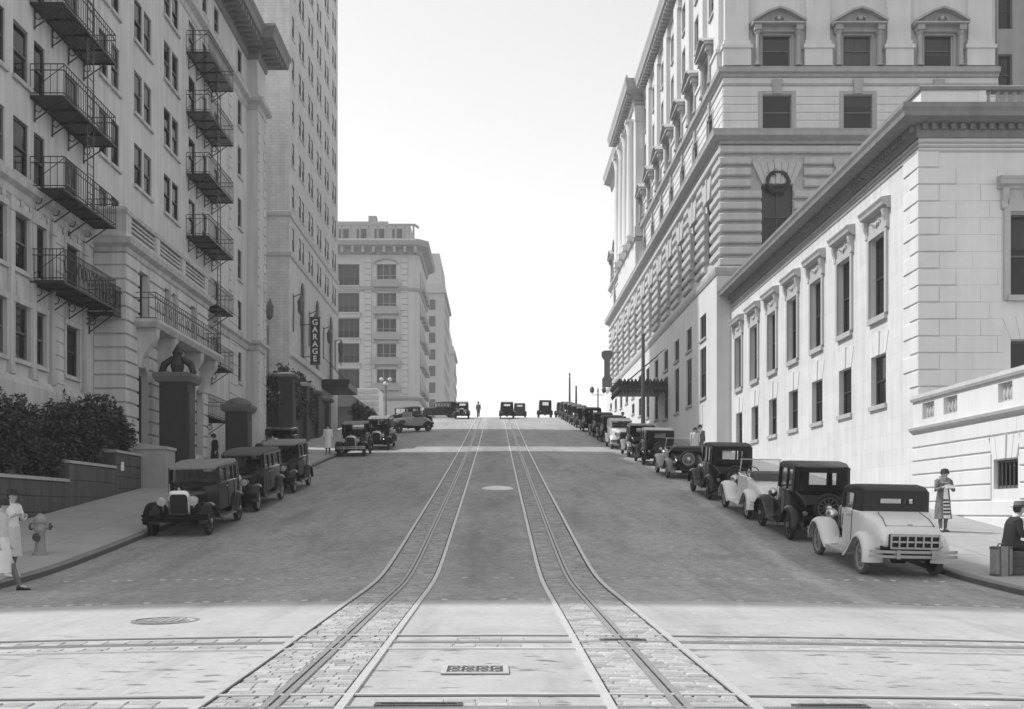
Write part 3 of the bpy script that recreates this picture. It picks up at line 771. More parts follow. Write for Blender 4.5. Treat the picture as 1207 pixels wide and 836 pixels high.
RX, RY = 13.4, 62.75
F1, F1E = Fac('R', RX), Fac('E', RY)
EB = [16.6+4.79*k for k in range(3)]
r_s = [(F1.U(y)-.95, F1.U(y)+.95, 15.6, 19.4) for y in HB]; r_e = [(x-.93, x+.93, 15.6, 19.4) for x in EB]
b_s = [(F1.U(y)-.85, F1.U(y)+.85, 22.68, 24.75) for y in HB]; b_e = [(x-.87, x+.87, 22.68, 24.75) for x in EB]
fpart('rusticated_wall', wall_mb(*F1.rng(RY, HEND), 14.3, 21.9, r_s, 0.2), HRU, ho, F1)
fpart('rusticated_wall', wall_mb(RX, 29.7, 14.3, 21.9, r_e, 0.2), HRU, ho, F1E)
fpart('attic_wall', wall_mb(*F1.rng(RY, HEND), 21.9, 26.0, b_s, 0.2), HS, ho, F1)
fpart('attic_wall', wall_mb(RX, 29.7, 21.9, 26.0, b_e, 0.2), HS, ho, F1E)
def rust_ops(lst): return lst + [(a-.62, b+.62, 19.4, 20.75) for a, b, _, _ in lst]
courses(ho, F1, *F1.rng(RY, HEND), 14.5, 21.8, 11, rust_ops(r_s), HRU, 0.26, 0.22, 0.07, name='rusticated_course')
courses(ho, F1E, RX-.26, 29.7, 14.5, 21.8, 11, rust_ops(r_e), HRU, 0.26, 0.22, 0.07, name='rusticated_course')
for F, L_ in ((F1, r_s), (F1E, r_e)):
    for o in L_:
        b, f = pick_blind((.5, .2, .1)); u = (o[0]+o[1])/2
        window(ho, F, u, o[2], o[1]-o[0], o[3]-o[2], 0.2, 'window_frame_dark', mull=1, blind=b, bfrac=f)
        wedge_arch(ho, F, u, 19.42, round(o[1]-o[0], 2), 1.28, 7, 0.26, HRU, 0.6, key=0.16)
for F, L_ in ((F1, b_s), (F1E, b_e)):
    for o in L_:
        b, f = pick_blind((.5, .2, .1)); u = (o[0]+o[1])/2
        window(ho, F, u, o[2], o[1]-o[0], o[3]-o[2], 0.2, 'window_frame', blind=b, bfrac=f)
        me = cached('attic_arch', lambda: mesh_of(MB().box((-1.07, -.06, 0), (-.86, 0, 2.1)).box((.86, -.06, 0), (1.07, 0, 2.1)).box((-1.07, -.06, 2.1), (1.07, 0, 2.28)).prism([(-.22, 2.1), (.22, 2.1), (.32, 2.95), (-.32, 2.95)], -.14, -.0), 'window_surround', [HT]))
        fplace('window_surround', me, HT, ho, F, u, 0, 22.68)
courses(ho, F1E, RX, 29.7, 22.75, 25.1, 5, [(o[0]-.25, o[1]+.25, 22, 25) for o in b_e], HS, 0.04, 0.05, 0.02, name='stone_course')
courses(ho, F1, *F1.rng(RY, 97), 22.75, 25.1, 5, [(o[0]-.25, o[1]+.25, 22, 25) for o in b_s], HS, 0.04, 0.05, 0.02, name='stone_course')
# wreath over the first arched window
wr = MB(); rw = random.Random(4)
for k in range(150):
    a = 2*PI*rw.random(); r = 0.62+rw.gauss(0, 0.07)
    p = Vector((r*math.cos(a), -0.24+rw.gauss(0, .05), r*math.sin(a)*0.9)); q = Vector((rw.gauss(0, 1), rw.gauss(0, 1), rw.gauss(0, 1))).normalized()*0.16; s_ = q.orthogonal().normalized()*0.08
    wr.add([p-q, p+s_, p+q, p-s_], [(0, 1, 2, 3)])
wr.tube([(0.62*math.cos(2*PI*k/20), -0.22, 0.56*math.sin(2*PI*k/20)) for k in range(21)], 0.12, 6)
fplace('carved_wreath', mesh_of(wr, 'carved_wreath', ['dark_granite']), 'dark_granite', ho, F1E, EB[0], 0, 19.55)
c1 = [(RX, HEND), (RX, RY), (29.7, RY)]
wpart('cornice', MB().sweep(c1, [(0, 21.75), (.2, 21.8), (.24, 21.95), (.5, 22.05), (.68, 22.15), (.7, 22.4), (.74, 22.52), (.2, 22.64), (-.2, 22.64), (-.2, 21.75)]), HT, ho)
wpart('string_course', MB().sweep(c1, [(0, 25.25), (.05, 25.3), (.05, 25.42), (0, 25.45)]), HT, ho)
wpart('cornice', MB().sweep(c1, [(0, 25.75), (.12, 25.8), (.14, 25.95), (.30, 26.02), (.34, 26.3), (.1, 26.38), (-.3, 26.38), (-.3, 25.75)]), HT, ho)
UX, UY = 13.55, 62.9
F2, F2E = Fac('R', UX), Fac('E', UY)
rows = [(26.5, 1.85), (31.2, 2.1), (34.6, 1.9)]
us = [(F2.U(y)-.83, F2.U(y)+.83, z, z+h) for y in HB if y < 96 or y > 111 for z, h in rows]; ue = [(x-.83, x+.83, z, z+h) for x in EB for z, h in rows]
fpart('upper_wall', wall_mb(*F2.rng(UY, HEND), 26.2, 38.3, us, 0.2), HS, ho, F2)
fpart('upper_wall', wall_mb(UX, 29.6, 26.2, 38.3, ue, 0.2), HS, ho, F2E)
def aedicule():
    mb = MB()
    for q in (-1, 1):
        mb.box((q*.86, -.10, 0), (q*1.0, 0, 1.95))
        mb.lathe([(.17, 0), (.17, .12), (.13, .16), (.12, 1.75), (.17, 1.85), (.19, 1.98)], 10, (q*1.2, -.2, 0))
        mb.box((q*1.02, -.42, 1.98), (q*1.42, 0, 2.32)); mb.box((q*1.02, -.36, -.05), (q*1.40, 0, 0.0))
    mb.box((-.86, -.10, 1.85), (.86, 0, 2.0)); mb.box((-1.02, -.22, 1.98), (1.02, 0, 2.32))
    P = [(-1.55, 2.32), (1.55, 2.32), (1.55, 2.46), (.62, 2.98), (0, 3.16), (-.62, 2.98), (-1.55, 2.46)]
    mb.prism(P, -.30, 0)
    for a, b in (((-1.58, 2.46), (-.6, 3.02)), ((-.6, 3.02), (0, 3.22)), ((0, 3.22), (.6, 3.02)), ((.6, 3.02), (1.58, 2.46))):
        mb.bar((a[0], -.26, a[1]), (b[0], -.26, b[1]), .52, .12)
    mb.bar((-1.56, -.24, 2.35), (1.56, -.24, 2.35), .5, .10)
    for k in range(9):
        a = PI*k/8; mb.lathe([(.09, -.34), (.06, -.40), (.001, -.42)], 6, (.36*math.cos(a), 0, 2.52+.28*math.sin(a)), 'Y')
    mb.lathe([(.16, -.33), (.12, -.41), (.001, -.43)], 8, (0, 0, 2.66), 'Y')
    for q in (-1, 1):
        for k in range(3): mb.lathe([(.08, -.32), (.001, -.40)], 6, (q*(.7+.2*k), 0, 2.50), 'Y')
    mb.v = [(a, b*1.7, c) for a, b, c in mb.v]
    return mesh_of(mb, 'pedimented_surround', [HT])
AED = aedicule()
for F, L_ in ((F2, us), (F2E, ue)):
    for o in L_:
        b, f = pick_blind((.45, .2, .15)); u = (o[0]+o[1])/2; first = abs(o[2]-26.5) < .1
        window(ho, F, u, o[2], o[1]-o[0], o[3]-o[2], 0.2, 'window_frame', blind=b, bfrac=f, sill=None if first else (HT, .12, .14))
        if first: fplace('pedimented_surround', AED, HT, ho, F, u, 0, 26.42)
        else:
            me = cached(('upsur', o[3]-o[2]), lambda: mesh_of(MB().box((-1.0, -.07, 0), (-.84, 0, o[3]-o[2])).box((.84, -.07, 0), (1.0, 0, o[3]-o[2])).box((-1.0, -.07, o[3]-o[2]), (1.0, 0, o[3]-o[2]+.18)), 'window_surround', [HT]))
            fplace('window_surround', me, HT, ho, F, u, 0, o[2])
def pil():
    return mesh_of(MB().box((-.7, -.3, .0), (.7, 0, 11.3)).box((-.82, -.42, 0), (.82, 0, 1.0)).box((-.9, -.5, 1.0), (.9, 0, 1.22)).box((-.78, -.38, 1.22), (.78, 0, 1.5)).box((-1.0, -.28, 10.6), (1.0, 0, 11.4)), 'pilaster', [HS])
PIL = pil()
for x in [14.2]+[x+2.395 for x in EB]: fplace('pilaster', PIL, HS, ho, F2E, min(x, 28.6), 0, 26.4)
for y in [y-2.42 for y in HB if y < 98 or y > 112]: fplace('pilaster', PIL, HS, ho, F2, F2.U(max(y, 63.9)), 0, 26.4)
# end pavilion standing forward on the cornice
PX, PA, PB = 12.72, 97.0, 110.6
FP2, FP2E = Fac('R', PX), Fac('E', PA)
pops = [(FP2.U(y)-.8, FP2.U(y)+.8, z, z+2.2) for y in (100.4, 103.8, 107.2) for z in (26.5, 31.2, 34.5)]
fpart('pavilion_wall', wall_mb(*FP2.rng(PA, PB), 22.62, 38.3, pops, 0.2), HS, ho, FP2)
fpart('pavilion_wall', MB().add([(PX, 0, 22.62), (UX+.1, 0, 22.62), (UX+.1, 0, 38.3), (PX, 0, 38.3)], [(0, 1, 2, 3)]), HS, ho, FP2E)
fpart('pavilion_wall', MB().add([(PX, 0, 22.62), (UX+.1, 0, 22.62), (UX+.1, 0, 38.3), (PX, 0, 38.3)], [(0, 1, 2, 3)]), HS, ho, Fac('E', PB))
for o in pops: window(ho, FP2, (o[0]+o[1])/2, o[2], 1.6, 2.2, 0.2, 'window_frame', blind='blind', bfrac=.5, sill=(HT, .1, .12))
COLM = mesh_of(MB().box((-.5, -.6, 0), (.5, 0, .5)).lathe([(.46, .5), (.46, .7), (.40, .8), (.38, 5), (.33, 9.8), (.36, 9.9), (.34, 10.0), (.50, 10.9), (.52, 11.0)], 14, (0, -.22, 0)).box((-.55, -.75, 11.0), (.55, 0, 11.25)), 'column', [HS], True)
for y in (98.7, 102.1, 105.5, 108.9): fplace('column', COLM, HS, ho, FP2, FP2.U(y), 0, 25.2)
fplace('corner_pilaster', mesh_of(MB().box((0, -.14, 0), (.72, 0, 9.6)).box((-.1, -.22, -.9), (.78, 0, 0)).box((-.08, -.2, 9.6), (.76, 0, 9.75)).loft([[(-.02, 0, 9.75), (-.02, -.16, 9.75), (.72, -.16, 9.75), (.72, 0, 9.75)], [(-.16, 0, 10.9), (-.16, -.34, 10.9), (.78, -.34, 10.9), (.78, 0, 10.9)]]), 'corner_pilaster', [HS]), HS, ho, FP2E, PX, 0, 26.2)
pp = [(UX, PB), (PX, PB), (PX, PA), (UX, PA)]
for z in (24.9, 37.3): wpart('string_course', MB().sweep(pp, [(0, z), (.15, z+.08), (.22, z+.3), (0, z+.36)]), HT, ho)
top = [(UX, HEND)] + pp + [(UX, UY), (29.6, UY), (29.6, 67), (40, 67)]
wpart('main_cornice', MB().sweep(top, [(0, 37.7), (.12, 37.75), (.16, 38.15), (.3, 38.3), (.9, 38.5), (.95, 38.85), (1.05, 39.2), (1.05, 39.4), (-.4, 39.45), (-.4, 37.7)]), HT, ho)
mo = MB()
for k in range(50): y = UY+.3+k*.68; mo.box((UX-.17, y-.13, 38.1), (UX-.78, y+.13, 38.42)) if y < PA-1.2 else None
for k in range(19): y = PA+.3+k*.72; mo.box((PX-.17, y-.13, 38.1), (PX-.78, y+.13, 38.42))
for k in range(24): mo.box((UX+.3+k*.68-.13, UY-.17, 38.1), (UX+.3+k*.68+.13, UY-.78, 38.42))
wpart('modillions', mo, HT, ho)['kind'] = 'stuff'
cr = MB()
for k in range(19): y = PA-.8+k*.8; cr.lathe([(.12, 0), (.16, .12), (.08, .22), (.1, .3), (.001, .42)], 6, (PX-.9, y, 39.38))
wpart('cornice_cresting', cr, HT, ho)['kind'] = 'stuff'
fpart('recessed_wall', wall_mb(29.7, 41, 14, 38.3, [(31.0, 32.6, 26.5, 29), (34.0, 35.8, 26.5, 29), (31.0, 32.6, 22.0, 24.6), (34, 35.8, 22, 24.6), (31, 32.6, 30.6, 33)], 0.4), 'hotel_trim', ho, Fac('E', 67))
for (x, z, w, h) in ((31.8, 26.5, 1.6, 2.5), (34.9, 26.5, 1.8, 2.5), (31.8, 22, 1.6, 2.6), (34.9, 22, 1.8, 2.6), (31.8, 30.6, 1.6, 2.4)):
    window(ho, Fac('E', 67), x, z, w, h, 0.4, 'window_frame_dark', mull=1)
wpart('side_wall', MB().add([(29.7, RY, 14), (29.7, 67, 14), (29.7, 67, 38.3), (29.7, RY, 38.3)], [(0, 1, 2, 3)]), HS, ho)
wpart('end_wall', MB().add([(HX, HEND, 8), (40, HEND, 8), (40, HEND, 38.3), (UX, HEND, 38.3), (UX, HEND, 14.4), (HX, HEND, 14.4)], [(0, 1, 2, 3, 4, 5)]), HS, ho)
wpart('roof', MB().box((UX+.2, UY+.2, 38.2), (29.5, HEND-.1, 38.7)), 'roof_metal', ho)
# entrance canopy
cn = wpart('entrance_canopy', MB().box((9.3, 80.4, 9.4), (HX-.02, 85.6, 9.72)), 'iron', ho)
mb = MB()
for k in range(18): y = 80.4+k*.29; mb.lathe([(.14, 0), (.17, .2), (.05, .45), (.001, .5)], 6, (9.32, y, 9.72)); mb.lathe([(.001, -.3), (.1, -.1), (.12, 0)], 6, (9.32, y, 9.35))
for k in range(13): x = 9.45+k*.28; mb.lathe([(.14, 0), (.17, .2), (.05, .45), (.001, .5)], 6, (x, 80.42, 9.72)); mb.lathe([(.001, -.3), (.1, -.1), (.12, 0)], 6, (x, 80.42, 9.35))
obj('cresting', mb.shift(ho.location), 'iron', cn)
for y in (81.2, 84.8): obj('tie_rod', MB().bar((9.6, y, 9.75), (HX, y, 12.6), .05, .05).shift(ho.location), 'iron', cn)
# hanging sign by the far corner
hs = thing('hanging_sign', 'dark waisted vertical sign hanging from the far corner of the grand hotel', 'sign', (11.95, 114.5, 13.6))
obj('board', MB().prism([(-.52, 0), (.52, 0), (.52, .9), (.3, 1.2), (.3, 2.9), (.58, 3.3), (.58, 3.8), (.3, 3.95), (-.3, 3.95), (-.58, 3.8), (-.58, 3.3), (-.3, 2.9), (-.3, 1.2), (-.52, .9)], -.16, .16), 'iron_grey', hs)
obj('bracket', MB().bar((0, 0, 3.7), (1.55, 0, 3.7), .06, .06).bar((0, 0, .4), (1.1, 0, .4), .06, .06), 'iron', hs)
# ------------------------------------------------------------------ left side: apartment house
rb = random.Random(23)
LX = -14.3
ap = thing('apartment_house', 'shaded stucco apartment house with iron fire escapes and projecting balconied entrance', 'building', (LX, 37.7, zwalk(-12.6, 37.7)))
FL = Fac('L', LX); SU, SUT = 'stucco', 'stucco_trim'
FLR = [7.3, 10.15, 13.0, 15.87, 18.75, 21.5]
COLS = {27.2: 1.1, 28.7: 1.0, 30.3: 1.1, 31.9: 1.02, 33.2: 0.8, 35.7: 1.1, 38.6: .86, 39.8: .86, 42.35: .95, 43.5: .95, 46.1: .95, 47.25: .95, 49.85: 1.1, 52.0: .8, 54.2: .9, 59.1: .9, 24.6: 1.1}
ops = []
for y, w in COLS.items():
    for k, z in enumerate(([4.6] if y < 37 else []) + FLR + [24.4]):
        if 37.5 < y < 48.6 and z < 10: continue
        if 37.5 < y < 48.6 and k == 0: pass
        h = 1.4 if z > 24 else (1.5 if z > 21 else 1.66)
        ops.append((y-w/2, y+w/2, z, z+h))
fpart('wall', wall_mb(18.3, 60.8, -1, 27.0, ops, 0.16), SU, ap, FL)
fpart('wall', MB().add([(-40, 0, -2), (LX, 0, -2), (LX, 0, 27), (-40, 0, 27)], [(0, 1, 2, 3)]), SU, ap, Fac('E', 18.3))
for o in ops:
    b, f = pick_blind((.2, .38, .2)); low = o[2] < 9.5  # extra pale blinds here stand in for reflections at the window tops
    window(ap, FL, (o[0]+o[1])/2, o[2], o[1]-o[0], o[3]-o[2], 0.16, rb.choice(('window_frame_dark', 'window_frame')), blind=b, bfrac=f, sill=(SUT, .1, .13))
    if low and o[0] < 37:
        me = cached(('lows', round(o[1]-o[0], 2)), lambda: mesh_of(MB().box((-(o[1]-o[0])/2-.16, -.07, -.05), (-(o[1]-o[0])/2, 0, 1.66)).box(((o[1]-o[0])/2, -.07, -.05), ((o[1]-o[0])/2+.16, 0, 1.66)).box((-(o[1]-o[0])/2-.16, -.09, 1.66), ((o[1]-o[0])/2+.16, 0, 1.85)), 'window_surround', [SUT]))
        fplace('window_surround', me, SUT, ap, FL, (o[0]+o[1])/2, 0, o[2])
        if o[2] > 6: fplace('spandrel_panel', cached(('span', round(o[1]-o[0], 2)), lambda: mesh_of(MB().box((-(o[1]-o[0])/2, -.03, 0), ((o[1]-o[0])/2, 0, .68)).box((-(o[1]-o[0])/2+.12, -.055, .12), ((o[1]-o[0])/2-.12, -.03, .56)), 'spandrel_panel', [SUT])), SUT, ap, FL, (o[0]+o[1])/2, 0, o[2]-.95)
# shallow pilasters and banded strips on the two lower floors
for y in (29.55, 31.12, 32.62, 34.0, 36.65):
    fplace('pilaster', cached('lpil', lambda: mesh_of(MB().box((-.13, -.12, 0), (.13, 0, 5.2)).box((-.17, -.16, 4.8), (.17, 0, 5.2)).box((-.17, -.15, 0), (.17, 0, .25)), 'pilaster', [SUT])), SUT, ap, FL, y, 0, 4.1)
courses(ap, FL, 34.15, 35.05, 4.2, 9.2, 11, [], SU, .04, .05, .015, name='stone_course')
courses(ap, FL, 36.35, 36.5, 4.2, 9.2, 11, [], SU, .04, .05, .015, name='stone_course')
wpart('base_course', MB().sweep([(LX, 18.3), (LX, 37.7)], [(0, 3.3), (.22, 3.3), (.22, 3.85), (.10, 4.1), (0, 4.12)]), SUT, ap)
wpart('plinth', MB().sweep([(LX, 18.3), (LX, 37.7)], [(0, -1), (.3, -1), (.3, 3.3), (0, 3.3)]), SU, ap)
wpart('belt_course', MB().sweep([(LX, 18.3), (LX, 37.7)], [(0, 9.35), (.06, 9.4), (.08, 9.62), (.26, 9.72), (.3, 9.9), (0, 10.0)]), SUT, ap)
orn = MB()
for k in range(24): orn.lathe([(.10, 0), (.13, .05), (.001, .12)], 7, (LX, 22+k*.62, 9.28), 'X')
wpart('frieze_ornament', orn, SUT, ap)['kind'] = 'stuff'
lp = [(-40, 18.3), (LX, 18.3), (LX, 60.8), (-13.7, 60.8), (-13.7, 62.9), (-20, 62.9)]
wpart('belt_course', MB().sweep(lp, [(0, 23.1), (.06, 23.15), (.10, 23.4), (.34, 23.55), (.38, 23.75), (0, 23.9)]), SUT, ap)
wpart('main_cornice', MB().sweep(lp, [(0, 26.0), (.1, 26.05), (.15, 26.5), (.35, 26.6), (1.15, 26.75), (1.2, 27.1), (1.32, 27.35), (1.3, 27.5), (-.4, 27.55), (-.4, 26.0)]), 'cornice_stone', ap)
mo = MB()
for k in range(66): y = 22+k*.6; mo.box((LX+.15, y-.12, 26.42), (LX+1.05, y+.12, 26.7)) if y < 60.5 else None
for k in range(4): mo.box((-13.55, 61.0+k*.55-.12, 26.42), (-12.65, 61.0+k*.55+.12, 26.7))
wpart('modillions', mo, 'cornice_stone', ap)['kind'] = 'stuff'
wpart('roof', MB().box((-40, 18.4, 26.6), (LX-.2, 62.8, 27.0)), 'roof_metal', ap)
# end wing with quoins
FW, FWE = Fac('L', -13.7), Fac('E', 60.8)
fpart('wing_wall', wall_mb(60.8, 62.9, 0, 27, [], .2), SU, ap, FW)
fpart('wing_wall', MB().add([(LX, 0, 0), (-13.7, 0, 0), (-13.7, 0, 27), (LX, 0, 27)], [(0, 1, 2, 3)]), SU, ap, FWE)
fpart('wing_wall', MB().add([(-40, 0, 0), (-13.7, 0, 0), (-13.7, 0, 27), (-40, 0, 27)], [(0, 1, 2, 3)]), SU, ap, Fac('E', 62.9))
for k in range(40):
    z = 2.6+k*.55
    if z > 22.6 and z < 24.0 or z > 25.4: continue
    rust = z < 11
    fplace('quoin', block_mesh(.55 if k % 2 else .4, .5, .06, .02, SU), SU, ap, FW, 60.8, 0, z)
    fplace('quoin', block_mesh(.55 if k % 2 else .4, .5, .06, .02, SU), SU, ap, FW, 62.35 if k % 2 else 62.5, 0, z)
    fplace('quoin', block_mesh(.62 if k % 2 else .45, .5, .06, .02, SU), SU, ap, FL, 56.6 if k % 2 else 56.68, 0, z)
    if rust:
        fplace('quoin', block_mesh(1.3, .5, .05, .02, SU), SU, ap, FL, 57.3, 0, z)
wpart('belt_course', MB().sweep([(LX, 48.4), (LX, 60.8), (-13.7, 60.8), (-13.7, 62.9)], [(0, 9.3), (.1, 9.35), (.14, 9.6), (.3, 9.7), (.3, 9.85), (0, 9.95)]), SUT, ap)
# entrance block
QX, QA, QB = -13.2, 37.7, 48.35
FP, FPE = Fac('L', QX), Fac('E', QA)
pops = [(39.05, 40.25, 7.1, 9.0), (42.0, 42.8, 7.1, 9.0), (43.0, 43.8, 7.1, 9.0), (45.6, 46.6, 7.1, 9.0), (38.95, 40.15, 2.6, 5.5), (42.0, 44.2, .8, 5.2), (46.4, 47.6, 2.6, 5.5)]
fpart('entrance_wall', wall_mb(QA, QB, -1, 9.4, pops, .35), SU, ap, FP)
fpart('entrance_wall', MB().add([(LX, 0, -1), (QX, 0, -1), (QX, 0, 9.4), (LX, 0, 9.4)], [(0, 1, 2, 3)]), SU, ap, FPE)
fpart('entrance_wall', MB().add([(LX, 0, -1), (QX, 0, -1), (QX, 0, 9.4), (LX, 0, 9.4)], [(0, 1, 2, 3)]), SU, ap, Fac('E', QB))
wpart('entrance_roof', MB().box((LX, QA+.05, 9.3), (QX-.05, QB-.05, 9.5)), 'roof_metal', ap)
courses(ap, FP, QA, QB, 1.0, 9.28, 17, pops, SU, .08, .075, .025, name='rusticated_course')
courses(ap, FPE, LX, QX+.08, 1.0, 9.28, 17, [], SU, .08, .075, .025, name='rusticated_course')
for o in pops[:4]: window(ap, FP, (o[0]+o[1])/2, o[2], o[1]-o[0], o[3]-o[2], .35, 'window_frame_dark', rail=False, mull=1)
def arch_fill(parent, F, u, z1, w, m, name='arch_spandrel'):
    """fills the upper corners of a square opening to leave a round head"""
    r = w/2
    mb = MB()
    for q in (-1, 1):
        pts = [(q*r, 0)] + [(q*r*math.cos(a), -r+r*math.sin(a)) for a in [PI/2*k/8 for k in range(9)]]
        mb.prism([(q*r, 0.0)] + [(q*r*math.cos(PI/2*k/8), -r+r*math.sin(PI/2*k/8)) for k in range(9)], -.02, .3)
    fplace(name, cached(('spd', w, m), lambda: mesh_of(mb, name, [m], fix=True)), m, parent, F, u, 0, z1)
for o in (pops[4], pops[6]):
    window(ap, FP, (o[0]+o[1])/2, o[2], 1.2, 2.9, .35, 'window_frame_dark', blind='curtain', bfrac=.6); arch_fill(ap, FP, (o[0]+o[1])/2, o[3], 1.2, SU)
window(ap, FP, 43.1, .8, 2.2, 4.4, .35, 'window_frame_dark', rail=False, mull=1, name='entrance_door')
ep = [(LX, QA), (QX, QA), (QX, QB), (LX, QB)]
wpart('entrance_cornice', MB().sweep(ep, [(0, 9.25), (.08, 9.3), (.1, 9.45), (.3, 9.55), (.36, 9.75), (.0, 9.85), (-.35, 9.85), (-.35, 9.25)]), SUT, ap)
wpart('parapet', MB().sweep(ep, [(.06, 9.84), (.06, 10.05), (-.3, 10.05), (-.3, 9.84)]), SU, ap)
wpart('parapet_coping', MB().sweep(ep, [(.1, 10.66), (.14, 10.78), (.04, 10.9), (-.36, 10.9), (-.36, 10.66)]), SUT, ap)
wpart('parapet_end', MB().box((LX, QA-.05, 10.05), (QX+.05, QA+.3, 10.665)), SU, ap)
py = [37.62, 40.9, 44.3, 47.83]
for y in py: wpart('parapet_pedestal', MB().box((QX-.3, y, 10.05), (QX+.07, y+.55, 10.665)), SUT, ap)
for a, b in zip(py, py[1:]):
    wpart('parapet_panel', MB().box((QX-.2, a+.55, 10.05), (QX-.12, b, 10.665)), SU, ap)
    for z in (10.2, 10.36, 10.52): wpart('parapet_bar', MB().box((QX-.1, a+.55, z), (QX+.02, b, z+.07)), SUT, ap)
# stone balcony with iron rail
bal = wpart('balcony', MB().sweep([(QX, 38.55), (-12.4, 38.55), (-12.4, 47.6), (QX, 47.6)], [(0, 6.78), (.05, 6.85), (.12, 6.95), (.12, 7.06), (-.5, 7.06), (-.5, 6.78)]), SUT, ap)
obj('slab', MB().box((QX, 38.6, 6.8), (-12.45, 47.55, 7.045)).shift(ap.location), SUT, bal)
def railing(p, q, z, h, mb, step=.12, r=.012, mid=True):
    p, q = Vector(p), Vector(q); L = (q-p).length; n = max(2, int(L/step))
    for k in range(n+1):
        c = p+(q-p)*k/n; mb.box((c.x-r, c.y-r, z), (c.x+r, c.y+r, z+h))
    for hh in ([.06, h*.8, h] if mid else [.06, h]): mb.bar((p.x, p.y, z+hh), (q.x, q.y, z+hh), .026, .024)
mb = MB()
for a, b in (((QX, 38.6, 0), (-12.4, 38.6, 0)), ((-12.4, 38.6, 0), (-12.4, 47.55, 0)), ((-12.4, 47.55, 0), (QX, 47.55, 0))): railing(a, b, 7.06, .98, mb, .26, .009)
for k in range(12):
    y = 38.9+k*.74
    mb.tube([(-12.4, y+.16*math.cos(t), 7.55+.2*math.sin(t)) for t in [2*PI*i/10 for i in range(11)]], .010, 4)
obj('railing', mb.shift(ap.location), 'iron', bal)
for y in (39.0, 41.3, 44.9, 47.2):
    P = [(0, 5.3), (.15, 5.35), (.25, 5.7), (.5, 6.1), (.72, 6.4), (.78, 6.78), (0, 6.78)]
    obj('console', MB().loft([[(QX+o, yy, z) for o, z in P] for yy in (y-.2, y+.2)]).lathe([(.14, -.22), (.14, .22)], 10, (QX+.62, y, 6.52), 'Y').shift(ap.location), SUT, bal)
# broken pediment over the door
pd = wpart('door_pediment', MB().box((QX, 41.5, 5.25), (QX+.45, 44.7, 5.5)), SUT, ap)
for q in (-1, 1):
    mb = MB().tube([(QX+.3, 43.1+q*1.5, 5.5), (QX+.3, 43.1+q*1.1, 5.85), (QX+.3, 43.1+q*.55, 6.25), (QX+.3, 43.1+q*.25, 6.3), (QX+.3, 43.1+q*.3, 6.12)], [.14, .16, .14, .1, .08], 8)
    obj('scroll', mb.shift(ap.location), SUT, pd)
obj('cartouche', MB().lathe([(.05, 0), (.28, .15), (.34, .5), (.24, .85), (.001, 1.0)], 10, (QX+.3, 43.1, 5.5)).shift(ap.location), SUT, pd)

# fire escapes: each balcony a part with its own railing, ladder and brackets
def fire_escape(y0, y1, z, depth=1.0, ladder=True, ornate=False, ly=None):
    x0, x1 = LX+.02, LX+depth
    mb = MB()
    n = int((x1-x0)/.075)
    for k in range(n): a = x0+k*(x1-x0)/n; mb.box((a, y0, z-.03), (a+.052, y1, z))
    for y in frange(y0, y1, 1.0): mb.box((x0, y-.025, z-.09), (x1, y+.025, z-.031))
    for a in (x0, x1-.03): mb.box((a, y0, z-.10), (a+.05, y1, z-.031))
    pl = wpart('fire_escape_balcony', mb, 'iron', ap)
    rl = MB(); h = .95
    for a, b in (((x0, y0, 0), (x1, y0, 0)), ((x1, y0, 0), (x1, y1, 0)), ((x1, y1, 0), (x0, y1, 0))): railing(a, b, z, h, rl, .11 if ornate else .19, .008)
    rl.bar((x0, y0, z+.1), (x1, y0, z+.9), .018, .018)
    if ornate:
        for k in range(int((y1-y0)/.35)):
            y = y0+.2+k*.35; rl.tube([(x1, y+.13*math.cos(t), z+.5+.24*math.sin(t)) for t in [2*PI*i/8 for i in range(9)]], .018, 4)
    obj('railing', rl.shift(ap.location), 'iron', pl)
    for y in frange(y0+.25, y1-.25, 1.4):
        br = MB()
        br.bar((x0, y, z-.7), (x1-.15, y, z-.1), .03, .035); br.bar((x0+.03, y, z-.75), (x0+.03, y, z), .035, .035)
        br.tube([(x0+.14+.11*math.cos(t), y, z-.3+.14*math.sin(t)) for t in [2*PI*i/8 for i in range(9)]], .018, 5)
        obj('bracket', br.shift(ap.location), 'iron', pl)
    if ladder:
        ld = MB(); yl = ly if ly else (y0+y1)/2
        xa, xb = x1-.14, x1-.08
        for q in (-.26, .26): ld.bar((xa, yl+q, z), (xa, yl+q, z+2.86), .03, .035)
        for k in range(9): ld.bar((xa, yl-.26, z+.25+k*.31), (xa, yl+.26, z+.25+k*.31), .022, .022)
        obj('ladder', ld.shift(ap.location), 'iron_grey', pl)
for z in (7.15, 9.98, 12.82, 15.68, 18.55, 21.3): fire_escape(32.5, 36.9, z, 1.05, z < 21 and z > 8, z < 8, 35.0)
for z in (4.55, 7.15, 9.98, 12.82, 15.68, 18.55, 21.3): fire_escape(48.9, 53.4 if z > 5 else 52.6, z, 1.05, z < 21 and z > 5, z > 9 and False, 51.2)
fe = fire_escape(36.9, 38.4, 7.02, .98, False, True)

